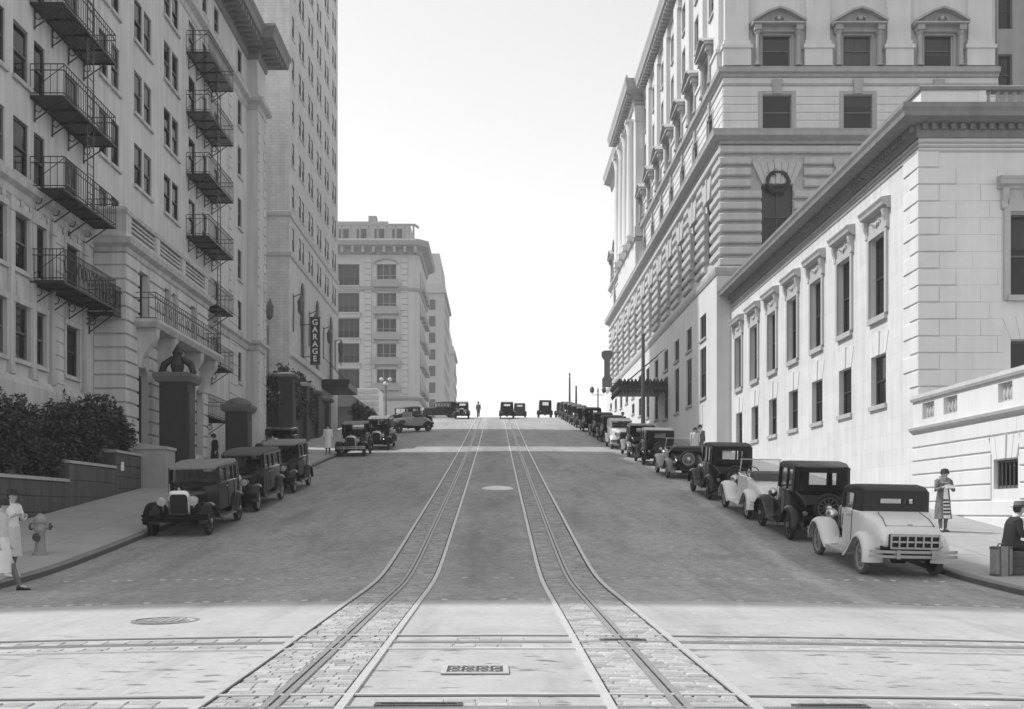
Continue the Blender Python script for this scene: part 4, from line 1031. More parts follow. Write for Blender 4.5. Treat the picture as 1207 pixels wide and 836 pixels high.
# garden wall stepping up the hill, gate piers, hedge
WX = -12.8
def gwall(y0, y1, ztop, label):
    t = thing('garden_wall', label, 'wall', (WX, (y0+y1)/2, zwalk(WX, (y0+y1)/2)), 'stepped garden wall along the left pavement')
    wpart('masonry', MB().box((WX-.45, y0, zwalk(WX, y0)-.6), (WX, y1, ztop-.12)), 'garden_wall', t)
    wpart('cap', MB().loft([[(WX-.52, y, ztop-.118), (WX+.07, y, ztop-.118), (WX+.05, y, ztop-.03), (WX-.2, y, ztop), (WX-.5, y, ztop-.03)] for y in (y0-.03, y1)]), 'wall_cap', t)
    Fw = Fac('L', WX); n = max(2, int((ztop-.14-zwalk(WX, y1)+.3)/.42)); zb = zwalk(WX, y0)-.2
    nn = int((ztop-.13-zb)/.40)
    courses(t, Fw, y0+.01, y1-.01, zb, ztop-.13, max(2, nn), [], 'garden_wall', .025, .03, .012, maxlen=.95, jit=.006, name='wall_stone', stagger=True)
    return t
gwall(18.4, 31.7, 1.05, 'longest and lowest section of the dark garden wall beside the hydrant')
gwall(31.73, 35.6, 1.62, 'middle section of the dark garden wall, one step up from the lowest')
gwall(35.63, 38.15, 2.16, 'upper section of the dark garden wall with a pale spot, below the gate')
wpart('wall_plaque', MB().box((WX, 36.1, 1.45), (WX+.04, 36.35, 1.75)), 'white_paint', bpy.data.objects['garden_wall.002'])
bl = thing('stair_cheek', 'short pale stone cheek block with sloping cap beside the gate pier', 'wall', (WX, 38.7, zwalk(WX, 38.7)))
wpart('block', MB().box((WX-.6, 38.2, .2), (WX+.9, 39.3, 2.3)), 'wall_cap', bl)
wpart('cap', MB().loft([[(WX-.66, 38.15, 2.3), (WX+.96, 38.15, 2.3), (WX+.96, 38.15, 2.4), (WX-.66, 38.15, 2.58)], [(WX-.66, 39.3, 2.3), (WX+.96, 39.3, 2.3), (WX+.96, 39.3, 2.4), (WX-.66, 39.3, 2.58)]]), 'pale_stone_trim', bl)
def gate_pier(y, w, ztop, label, big):
    PXW = -11.5; g = zwalk(PXW, y); t = thing('gate_pier', label, 'gate pier', (PXW-w/2, y, g))
    x0, x1, y0, y1 = PXW-w, PXW, y-w/2, y+w/2
    wpart('shaft', MB().box((x0, y0, g-.4), (x1, y1, ztop-.35)), 'dark_granite', t)
    mb = MB()
    for q0, q1 in ((x0+.14, x1-.14),): mb.box((q0, y0-.03, g+.9), (q1, y0, ztop-.7))
    mb.box((x1, y0+.14, g+.9), (x1+.03, y1-.14, ztop-.7))
    wpart('panel', mb, 'iron', t)
    wpart('cap', MB().loft([[(x0-o, y0-o, z), (x1+o, y0-o, z), (x1+o, y1+o, z), (x0-o, y1+o, z)] for o, z in ((0, ztop-.35), (.12, ztop-.3), (.2, ztop-.12), (.2, ztop), (.02, ztop+.06))]), 'stucco_dark', t)
    wpart('base', MB().loft([[(x0-o, y0-o, z), (x1+o, y0-o, z), (x1+o, y1+o, z), (x0-o, y1+o, z)] for o, z in ((.14, g-.3), (.14, g+.5), (.05, g+.62), (.0, g+.64))]), 'dark_granite', t)
    cx, cy = (x0+x1)/2, (y0+y1)/2
    if big:
        mb = MB()
        for q in (-1, 1): mb.tube([(cx+q*.62, cy, ztop+.05), (cx+q*.5, cy, ztop+.4), (cx+q*.2, cy, ztop+.62), (cx+q*.1, cy, ztop+.55)], [.12, .14, .12, .08], 8)
        mb.lathe([(.2, 0), (.26, .3), (.16, .7), (.2, .8), (.001, 1.15)], 12, (cx, cy, ztop+.05))
        wpart('finial', mb, 'dark_granite', t)
    else:
        wpart('finial', MB().lathe([(.62, 0), (.55, .12), (.38, .25), (.001, .36)], 14, (cx, cy, ztop+.05)), 'stucco_dark', t)
gate_pier(40.0, 1.05, 5.2, 'tall dark gate pier with scrolled finial in front of the apartment entrance', True)
gate_pier(49.4, 1.0, 5.0, 'dark gate pier with low domed cap beyond the apartment entrance', False)
# steps between the piers
stp = thing('entrance_steps', 'stone steps between the dark gate piers', 'steps', (WX-.3, 45.5, zwalk(WX, 45.5)))
for k in range(2): wpart('step', MB().box((WX-.25-.3*k-.4, 42.6, zwalk(WX, 42)), (WX-.2-.3*k, 48.9, zwalk(WX, 48)+.05+.16*k)), 'wall_cap', stp)
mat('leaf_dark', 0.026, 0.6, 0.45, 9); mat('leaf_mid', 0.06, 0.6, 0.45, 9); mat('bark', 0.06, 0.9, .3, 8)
def shrub(label, blobs, n, size, seed, m='leaf_dark', group='clipped shrubs behind the garden wall'):
    rnd = random.Random(seed); bx = sum(b[0] for b in blobs)/len(blobs); by = sum(b[1] for b in blobs)/len(blobs); z0 = min(b[2]-b[5] for b in blobs)
    t = thing('shrub', label, 'shrub', (bx, by, z0), group)
    mb = MB(); leaf_cloud(mb, blobs, n, size, rnd)
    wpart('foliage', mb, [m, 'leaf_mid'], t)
    st = MB()
    for b in blobs:
        for k in range(3):
            st.tube([(b[0]+rnd.uniform(-.2, .2), b[1]+rnd.uniform(-.2, .2), z0-.1), (b[0]+rnd.uniform(-.3, .3)*b[3], b[1]+rnd.uniform(-.3, .3)*b[4], b[2]), (b[0]+rnd.uniform(-.6, .6)*b[3], b[1]+rnd.uniform(-.6, .6)*b[4], b[2]+.6*b[5])], [.05, .035, .012], 5)
    wpart('stem', st, 'bark', t)
shrub('big round dark shrub at the left edge behind the lowest garden wall', [(-13.5, 28.8, 2.1, .8, 1.7, 1.4), (-13.4, 29.8, 2.4, .75, 1.0, 1.0), (-13.4, 27.6, 2.3, .8, 1.2, 1.1), (-13.35, 30.9, 1.6, .7, .9, 1.0)], 9000, .075, 1)
shrub('dark shrub spilling over the step between lowest and middle garden walls', [(-13.4, 32.3, 2.4, .75, 1.1, 1.2), (-13.4, 33.4, 2.8, .7, 1.0, 1.0), (-13.3, 31.6, 1.5, .6, .9, .8)], 7000, .075, 2)
shrub('tall dark shrub beside the gate behind the upper garden wall', [(-13.25, 35.0, 3.0, .7, 1.1, 1.1), (-13.2, 36.4, 3.0, .6, 1.0, 1.0), (-13.2, 34.2, 2.3, .6, .9, .9), (-13.15, 37.4, 2.7, .5, .8, .8)], 7500, .075, 3)

# ------------------------------------------------------------------ left side: brick hotel tower
TX2, TY2, TE = -13.7, 70.2, 91.6
to = thing('brick_tower', 'tall pale brick hotel tower with arched lower windows and rows of paired windows', 'building', (TX2, TY2, zwalk(TX2, TY2)))
FT, FTE = Fac('L', TX2), Fac('E', TY2)
TB, TT = 'tower_brick', 'tower_trim'
tcols = [71.5, 74.0, 75.2, 77.7, 78.9, 81.4, 82.6, 85.1, 86.3, 89.0, 90.2]
ops = []
for y in tcols:
    for k in range(10): ops.append((y-.42, y+.42, 20.5+2.85*k, 20.5+2.85*k+1.55))
    ops.append((y-.42, y+.42, 17.55, 19.15))
arch = [74.6, 80.8, 87.4]
for y in arch: ops.append((y-.95, y+.95, 10.95, 16.2))
for y in (71.6, 77.7, 84.1, 90.2): ops.append((y-.3, y+.3, 12.2, 14.8))
fpart('wall', wall_mb(TY2, TE, 2, 49.5, ops, .1), TB, to, FT)
fpart('wall', wall_mb(-40, TX2, 2, 49.5, [(-14.9, -14.3, 20.5+2.85*k, 22.0+2.85*k) for k in range(10)] and [], .3), TB, to, FTE)
fpart('wall', MB().add([(-40, 0, 2), (TX2, 0, 2), (TX2, 0, 49.5), (-40, 0, 49.5)], [(0, 1, 2, 3)]), TB, to, Fac('E', TE))
for o in ops:
    b, f = pick_blind((.3, .3, .1)); w = o[1]-o[0]
    big = w > 1.5
    window(to, FT, (o[0]+o[1])/2, o[2], w, o[3]-o[2], .1, 'window_frame_dark' if big else 'window_frame', rail=not big, mull=1 if big else 0, bars=2 if big else 0, blind=None if big else b, bfrac=f, sill=None if w < .7 else (TT, .06, .1))
    if big:
        arch_fill(to, FT, (o[0]+o[1])/2, o[3], w, TT)
        def ring():
            mb = MB(); r = .95; P = []
            for k in range(13):
                a = PI*k/12; P.append([(r*math.cos(a), -.10, -r+r*math.sin(a)), ((r+.22)*math.cos(a), -.10, -r+(r+.22)*math.sin(a)), ((r+.22)*math.cos(a), 0, -r+(r+.22)*math.sin(a)), (r*math.cos(a), 0, -r+r*math.sin(a))])
            mb.loft(P); 
            for q in (-1, 1): mb.box((q*r, -.1, -5.25), (q*(r+.22), 0, -r))
            return mesh_of(mb, 'arch_surround', [TT])
        fplace('arch_surround', cached('tring', ring), TT, to, FT, (o[0]+o[1])/2, 0, o[3])
tp = [(-40, TY2), (TX2, TY2), (TX2, TE)]
for z in (17.0, 19.65): wpart('belt_course', MB().sweep(tp, [(0, z), (.10, z+.05), (.16, z+.3), (0, z+.38)]), TT, to)
wpart('ledge', MB().sweep([(TX2, TY2), (TX2, 84)], [(0, 10.4), (.18, 10.45), (.24, 10.75), (0, 10.85)]), 'pale_stone', to)
wpart('coping', MB().sweep(tp, [(.15, 49.2), (.2, 49.7), (-.4, 49.7), (-.4, 49.2)]), TT, to)
wpart('roof', MB().box((-40, TY2+.3, 49), (TX2-.3, TE-.1, 49.3)), 'roof_metal', to)
for y in (71.6, 77.7, 84.1, 90.2):
    l = wpart('wall_lantern', MB().bar((TX2, y, 14.6), (TX2+.5, y, 14.8), .06, .06).lathe([(.05, 0), (.2, .2), (.24, .9), (.1, 1.15), (.001, 1.4)], 8, (TX2+.5, y, 13.4)).lathe([(.02, 0), (.06, .3), (.02, 1.0)], 6, (TX2+.5, y, 12.5)), 'iron_grey', to)
wpart('wall_lantern', MB().bar((-14.9, TY2, 13.9), (-14.9, TY2-.5, 14.1), .06, .06).lathe([(.05, 0), (.22, .2), (.26, .9), (.1, 1.15), (.001, 1.4)], 8, (-14.9, TY2-.5, 12.7)).bar((-15.1, TY2-.05, 9), (-15.1, TY2-.05, 12.4), .05, .05), 'iron_grey', to)
cn = wpart('entrance_canopy', MB().box((-11.6, 83.2, 9.85), (TX2-.02, 88.5, 10.35)).box((-11.5, 83.1, 10.1), (TX2-.02, 83.2, 10.5)), 'iron', to)
for y in (84, 87.6): obj('tie_rod', MB().bar((-11.9, y, 10.35), (TX2, y, 12.4), .04, .04).shift(to.location), 'iron', cn)
# GARAGE sign
sg = thing('garage_sign', 'vertical black GARAGE sign with white letters on the brick tower', 'sign', (-12.85, 75.3, 10.6))
obj('board', MB().box((-.34, -.12, 0), (.34, .12, 3.25)), 'sign_black', sg)
obj('bracket', MB().bar((-.34, 0, .5), (-.86, 0, .5), .05, .05).bar((-.34, 0, 2.8), (-.86, 0, 2.8), .05, .05), 'iron', sg)
obj('trim', MB().box((-.36, -.14, 3.25), (.36, .14, 3.32)).box((-.36, -.14, -.07), (.36, .14, 0)), 'iron_grey', sg)
for k, ch in enumerate('GARAGE'):
    cu = bpy.data.curves.new('letter', 'FONT'); cu.body = ch; cu.size = .56; cu.extrude = .012; cu.align_x = 'CENTER'; cu.offset = .012
    tmp = bpy.data.objects.new('tmp', cu); COL.objects.link(tmp)
    bpy.context.view_layer.update(); me = bpy.data.meshes.new_from_object(tmp.evaluated_get(bpy.context.evaluated_depsgraph_get())); bpy.data.objects.remove(tmp)
    me.materials.clear(); me.materials.append(M('white_paint'))
    o = bpy.data.objects.new('letter', me); COL.objects.link(o); o.parent = sg; o.rotation_euler = (PI/2, 0, 0); o.location = (0, -.135, 2.75-k*.515)
# vine-grown dark wall with piers before the garage
gw = thing('vine_grown_wall', 'dark forecourt wall overgrown with vines below the brick tower', 'wall', (-12.8, 68, zwalk(-12.8, 68)))
wpart('masonry', MB().box((-13.2, 65.2, 3), (-12.7, 79.5, 8.0)).box((-19, 65.2, 2), (-13.2, 65.7, 7.6)), 'dark_granite', gw)
for y in (65.4, 70.2, 74.8, 79.4):
    wpart('pier', MB().box((-13.35, y-.5, 3), (-12.45, y+.5, 8.3)), 'dark_granite', gw)
    wpart('pier_cap', MB().loft([[(-12.9-o, y-.0-o, z), (-12.9+o, y-o, z), (-12.9+o, y+o, z), (-12.9-o, y+o, z)] for o, z in ((.48, 8.3), (.68, 8.36), (.68, 8.52), (.3, 8.66))]), 'wall_cap' if y == 70.2 else 'stucco_dark', gw)
mb = MB()
for k in range(22): mb.bar((-18.5+k*.25, 65.15, 3), (-18.5+k*.25, 65.15, 7.5), .05, .05)
wpart('iron_bars', mb, 'iron', gw)
mb = MB(); rnd = random.Random(8)
leaf_cloud(mb, [(-13.3-.0*k, 66+k*1.45, 8.3+rnd.uniform(-.3, .4), .7, 1.1, .8+rnd.random()*.5) for k in range(9)] + [(-14-k*1.1, 65.6, 8.0+rnd.uniform(-.2, .6), .9, .6, .8) for k in range(5)] + [(-12.6, 66+k*1.5, 6.9+rnd.uniform(-.5, .6), .35, .8, .9) for k in range(6)] + [(-13.6-k*1.1, 65.0, 6.8+rnd.uniform(-.6, .4), .7, .3, .9) for k in range(4)], 15000, .12, rnd)
wpart('vines', mb, ['leaf_mid', 'leaf_dark'], gw)
lh = thing('garage_lodge', 'dark low lodge with sloped hip roof beside the canopy', 'building', (-12, 98, 8))
wpart('wall', MB().box((-16, 97, 7), (-12.2, 112, 9.7)), 'stucco_dark', lh)
wpart('roof', MB().loft([[(-16.4, 96.6, 9.7), (-11.7, 96.6, 9.7), (-11.7, 112.4, 9.7), (-16.4, 112.4, 9.7)], [(-15.5, 97.6, 10.9), (-13.3, 97.6, 10.9), (-13.3, 111, 10.9), (-15.5, 111, 10.9)]]), 'dark_granite', lh)
shrub('dark bush at the foot of the dark lodge', [(-11.2, 92, 8.5, .9, 1.6, .8), (-11.8, 90, 8.6, .8, 1.2, 1.0)], 2500, .12, 9, group=None)

# ------------------------------------------------------------------ far buildings over the crest
CX, CY3 = -13.0, 178.0
ca = thing('french_apartment_block', 'pale ornate apartment block with balconies and deep cornice beyond the crest', 'building', (CX, CY3, zc(CY3)))
FC, FCS = Fac('E', CY3), Fac('L', CX)
rowsC = [(20.9, 3.3), (25.2, 3.3), (29.4, 3.3), (33.7, 3.3), (38.2, 3.6)]
opsC = [(a, b, z, z+h) for z, h in rowsC for a, b in ((-26.6, -23.0), (-20.1, -16.8))]
fpart('wall', wall_mb(-34, CX-.9, 9, 44.6, opsC, .7), 'cream_stone', ca, FC)
def c_hood():
    mb = MB()
    for k in range(9):
        a0, a1 = PI*k/9, PI*(k+1)/9
        q = [(1.9*math.cos(a), .75*math.sin(a)) for a in (a0, a1)] + [(2.15*math.cos(a), 1.0*math.sin(a)) for a in (a1, a0)]
        mb.prism(q, -.3, 0)
    return mesh_of(mb, 'window_hood', ['cream_trim'], fix=True)
CH = c_hood()
for o in opsC:
    if o[0] > -21: fplace('window_hood', CH, 'cream_trim', ca, FC, (o[0]+o[1])/2, 0, o[3])
for x in (-28.6, -21.5, -15.4):
    for k in range(23): fplace('rusticated_band', block_mesh(1.1, .92, .16, .05, 'cream_stone'), 'cream_stone', ca, FC, x-.55, 0, 20+k*1.0)
opsS = [(y-.9, y+.9, z, z+h*.85) for z, h in rowsC for y in (182, 186, 190, 194)]
fpart('wall', wall_mb(CY3+.9, 197, 9, 44.6, opsS, .5), 'cream_stone', ca, FCS)
wpart('corner', MB().add([(CX-.9, CY3, 9), (CX, CY3+.9, 9), (CX, CY3+.9, 44.6), (CX-.9, CY3, 44.6)], [(0, 1, 2, 3)]), 'cream_stone', ca)
for k, o in enumerate(opsC):
    bay = o[0] < -21
    window(ca, FC, (o[0]+o[1])/2, o[2], o[1]-o[0], o[3]-o[2], .7, 'window_frame' if bay else 'window_frame_light', rail=not bay, mull=3 if bay else 2, blind='curtain' if not bay else 'blind', bfrac=1.0 if not bay else .6)  # drawn curtains pale these far panes in place of thicker haze
    if bay: fplace('spandrel', cached('cspan', lambda: mesh_of(MB().box((-2.0, -.25, -.9), (2.0, 0, -.05)).box((-2.1, -.4, -.2), (2.1, 0, .0)), 'spandrel', ['pale_stone_trim'])), 'pale_stone_trim', ca, FC, (o[0]+o[1])/2, 0, o[2])
    else: fplace('balcony', cached('cbal', lambda: mesh_of(MB().box((-2.1, -.9, -.35), (2.1, 0, -.1)).box((-2.1, -.9, .8), (2.1, -.8, .9)).box((-2.1, -.88, -.1), (2.1, -.84, .8)), 'balcony', ['cream_trim'])), 'cream_trim', ca, FC, (o[0]+o[1])/2, 0, o[2])
for o in opsS:
    window(ca, FCS, (o[0]+o[1])/2, o[2], 1.8, o[3]-o[2], .5, 'window_frame_light', mull=1, blind='curtain', bfrac=1.0)  # curtains lighten the side panes too, imitating haze
    fplace('balcony', cached('cbal2', lambda: mesh_of(MB().box((-1.3, -.8, -.35), (1.3, 0, -.1)).box((-1.3, -.8, -.1), (1.3, -.74, .85)), 'balcony', ['cream_trim'])), 'cream_trim', ca, FCS, (o[0]+o[1])/2, 0, o[2])
cp = [(-34, CY3), (CX-.9, CY3), (CX, CY3+.9), (CX, 197)]
for z, o_ in ((37.6, .35), (19.3, .5)): wpart('belt_course', MB().sweep(cp, [(0, z-.4), (o_*.5, z-.3), (o_, z), (o_, z+.2), (0, z+.3)]), 'cream_trim', ca)
wpart('main_cornice', MB().sweep(cp, [(0, 43.4), (.3, 43.5), (.4, 44.2), (1.5, 44.7), (1.7, 45.4), (1.6, 45.7), (-1, 45.7), (-1, 43.4)]), 'cream_trim', ca)
for k in range(12): wpart('cornice_bracket', MB().box((-33+k*1.75, CY3-1.3, 43.5), (-32.5+k*1.75, CY3, 44.55)), 'cream_trim', ca)
wpart('attic', MB().box((-34, CY3+.8, 45.6), (CX-1.5, 196, 48.6)), 'cream_stone', ca)
for k in range(6): wpart('attic_window', MB().box((-32.5+k*3.0, CY3+.7, 46.2), (-30.9+k*3.0, CY3+.83, 47.9)), 'stucco_dark', ca)
wpart('attic_rail', MB().sweep([(-34, CY3-.6), (CX-.7, CY3-.6), (CX-.2, CY3+1)], [(0, 48.0), (.15, 48.0), (.15, 48.4), (0, 48.4)]), 'cream_trim', ca)
for k in range(14): wpart('attic_baluster', MB().box((-33.5+k*1.5, CY3-.6, 45.7), (-33.2+k*1.5, CY3-.3, 48.0)), 'cream_trim', ca)
for x, h in ((-27, 1.3), (-24.2, 1.2), (-21.5, 3.0), (-17.2, 1.6)): wpart('chimney', MB().box((x-.7, 184, 48.5), (x+.7, 186, 48.6+h)), 'cream_trim', ca)
wpart('attic', MB().box((-29, 181, 48.6), (-18.5, 190, 49.8)), 'cream_trim', ca)
ter = thing('entrance_terrace', 'pale stepped terrace with dark awning at the foot of the ornate block', 'terrace', (-19, 160, 12.6))
wpart('block', MB().box((-30, 158, 10), (-17.6, 165, 18.6)), 'pale_stone', ter)
for k in range(5): wpart('stone_band', MB().box((-30, 157.9, 14.2+k*.9), (-17.5, 158, 14.85+k*.9)), 'pale_stone_trim', ter)
wpart('awning', MB().loft([[(-30, 154, 14.2), (-19.8, 154, 14.2), (-19.0, 157.8, 14.2), (-30, 157.8, 14.2)], [(-30, 155, 16.0), (-20.6, 155, 16.0), (-20.2, 157.8, 16.4), (-30, 157.8, 16.4)]]), 'dark_granite', ter)
lm = thing('lamp_standard', 'lamp standard with clustered globes before the ornate block', 'street lamp', (-14.6, 140, zc(140)-1.2))
obj('post', MB().lathe([(.35, 0), (.35, .6), (.18, .9), (.12, 5.6), (.2, 5.8)], 10), 'stucco_dark', lm)
for k in range(4):
    a = PI/2*k; obj('globe', MB().lathe([(.001, -.3), (.22, -.18), (.3, 0), (.22, .2), (.001, .3)], 10, (.55*math.cos(a), .55*math.sin(a), 6.0 if k % 2 else 6.6)), 'stucco', lm, smooth=True)
obj('arm', MB().bar((-.55, 0, 5.8), (.55, 0, 5.8), .06, .06).bar((0, -.55, 5.8), (0, .55, 5.8), .06, .06), 'stucco_dark', lm)
def far_block(name, label, x0, x1, y0, y1, z1, m, steps, cols):
    t = thing(name, label, 'building', (x1, y0, zc(y0)))
    wpart('wall', MB().box((x0, y0, 5), (x1, y1, z1)), m, t)
    for a, b, c in steps: wpart('setback', MB().loft([[(a, y0+.5, z1-.01), (b, y0+.5, z1-.01), (b, y1-2, z1-.01), (a, y1-2, z1-.01)], [(a+.6, y0+1.5, c), (b-.6, y0+1.5, c), (b-.6, y1-4, c), (a+.6, y1-4, c)]]), m, t)
    for (xc, w) in cols:
        for k in range(int((z1-24)/4.2)):
            wpart('window', MB().box((xc-w/2, y0-.06, 22+k*4.2), (xc+w/2, y0+.05, 24.6+k*4.2)), 'window_frame_dark', t)
    for k in range(6):
        for j in range(int((z1-24)/4.2)):
            wpart('window', MB().box((x1-.05, y0+2.5+k*4.4, 22+j*4.2), (x1+.06, y0+4.4+k*4.4, 24.6+j*4.2)), 'window_frame', t)
    wpart('cornice', MB().box((x0-.4, y0-.5, z1-2.4), (x1+.5, y1, z1-1.4)), m, t)
far_block('pale_tower_block', 'hazy pale tower with stepped top behind the ornate block', -26, -13.2, 268, 300, 58, 'far_stone', [(-24, -13.8, 66)], [(-16.2, 1.6), (-19.6, 1.6), (-22.8, 1.6)])
far_block('distant_slab_block', 'faintest narrow building fading into haze at the street end', -20, -13.3, 330, 352, 52, 'far_stone', [(-18.5, -14.0, 57)], [(-15.2, 1.4), (-17.6, 1.4)])
# ------------------------------------------------------------------ motor cars of the twenties (local: +y forward, x right, z up)
mat('car_black', 0.004, 0.13, spec=0.25); mat('car_dark', 0.005, 0.13, spec=0.28); mat('car_grey', 0.015, 0.15, spec=0.32); mat('car_mid', 0.16, 0.35, coat=0.4)
mat('car_cream', 0.60, 0.35, 0.04, 3, coat=0.4); mat('car_white', 0.68, 0.35, 0.04, 3, coat=0.4); mat('car_silver', 0.34, 0.35, coat=0.4)
mat('top_fabric', 0.09, 0.85, 0.12, 5); mat('top_black', 0.015, 0.6, 0.2, 6); mat('top_light', 0.22, 0.8, 0.1, 5)
mat('tyre', 0.012, 0.85, 0.3, 12); mat('tyre_dusty', 0.09, 0.9, 0.3, 12); mat('spoke_wood', 0.25, 0.6); mat('spoke_dark', 0.05, 0.5)
mat('chrome', 0.75, 0.18, metal=1.0); mat('nickel', 0.55, 0.3, metal=1.0); mat('lens', 0.45, 0.08, spec=0.8); mat('upholstery', 0.05, 0.8); mat('chassis', 0.01, 0.7)
def rrect(y, w, z0, z1, rt=.1, rb_=.05, n=4):
    P = []
    for cx, cz, r, a0 in ((w/2-rb_, z0+rb_, rb_, -PI/2), (w/2-rt, z1-rt, rt, 0), (-w/2+rt, z1-rt, rt, PI/2), (-w/2+rb_, z0+rb_, rb_, PI)):
        for k in range(n+1):
            a = a0 + PI/2*k/n; P.append((cx+r*math.cos(a), y, cz+r*math.sin(a)))
    return P
def fender_strip(side, path, xi, xo, m, car, name='fender'):
    """pressed-steel mudguard: crowned strip swept along a side-view path"""
    mb = MB(); prof = [(0.0, -.03), (.18, .015), (.5, .035), (.8, .02), (.94, -.02), (1.0, -.075)]
    rings = []
    for i, (y, z, k) in enumerate(path):
        a, b = path[max(0, i-1)], path[min(len(path)-1, i+1)]
        d = Vector((b[0]-a[0], b[1]-a[1])).normalized(); nrm = Vector((d.y, -d.x)) if False else Vector((-d.y, d.x))
        if nrm.y < 0 and abs(d.x) > .3: nrm = -nrm
        if abs(d.x) <= .3: nrm = Vector((1 if i < len(path)/2 else -1, 0)) if k > 0 else Vector((-1 if i > len(path)/2 else 1, 0))
        top = [(side*(xi+(xo-xi)*t), y+nrm.x*h, z+nrm.y*h) for t, h in prof]
        bot = [(side*(xi+(xo-xi)*t*.985), y+nrm.x*(h-.014), z+nrm.y*(h-.014)) for t, h in reversed(prof)]
        rings.append(top+bot)
    mb.loft(rings)
    return obj(name, mb, m, car, smooth=True, angle=50, fix=True)
def wheel(car, x, y, r, side, spoke, z=None, axis_y=False, name='wheel', tyre='tyre', disc=False, tilt=0):
    z = r if z is None else z; tw = .062; ri = r-.10
    key = ('whl', round(r, 3), spoke, disc)
    def hubm():
        mb = MB()
        mb.lathe([(ri-.035, -.035), (ri+.012, -.045), (ri+.018, 0), (ri+.012, .045), (ri-.035, .035), (ri-.035, -.035)], 24, axis='X')
        if disc: mb.lathe([(ri-.03, .01), (.14, .045), (.001, .05)], 20, axis='X')
        else:
            for k in range(12):
                a = 2*PI*k/12; mb.bar((.01, .05*math.cos(a), .05*math.sin(a)), (0, (ri-.03)*math.cos(a), (ri-.03)*math.sin(a)), .036, .034, up=(1, 0, 0))
        mb.lathe([(.10, -.05), (.10, .03), (.075, .05)], 14, axis='X')
        return mesh_of(mb, name, [spoke], True)
    def tym():
        P = [(ri+.01, -tw*.75), (ri+.04, -tw), (r-.03, -tw), (r-.008, -tw*.7), (r, 0), (r-.008, tw*.7), (r-.03, tw), (ri+.04, tw), (ri+.01, tw*.75), (ri+.01, -tw*.75)]
        return mesh_of(MB().lathe(P, 28, axis='X'), 'tyre', [tyre], True)
    o = obj(name, cached(key, hubm), spoke, car, loc=(x, y, z))
    o.rotation_euler = (tilt, 0, PI/2 if axis_y else (0 if side > 0 else PI))
    if axis_y: o.rotation_euler = (0, 0, -PI/2)
    obj('tyre', cached(('ty', round(r, 3), tyre), tym), tyre, o)
    obj('hub_cap', cached('hubcap', lambda: mesh_of(MB().lathe([(.07, .05), (.065, .09), (.03, .105), (.001, .108)], 12, axis='X'), 'hub_cap', ['nickel'], True)), 'nickel', o)
    return o
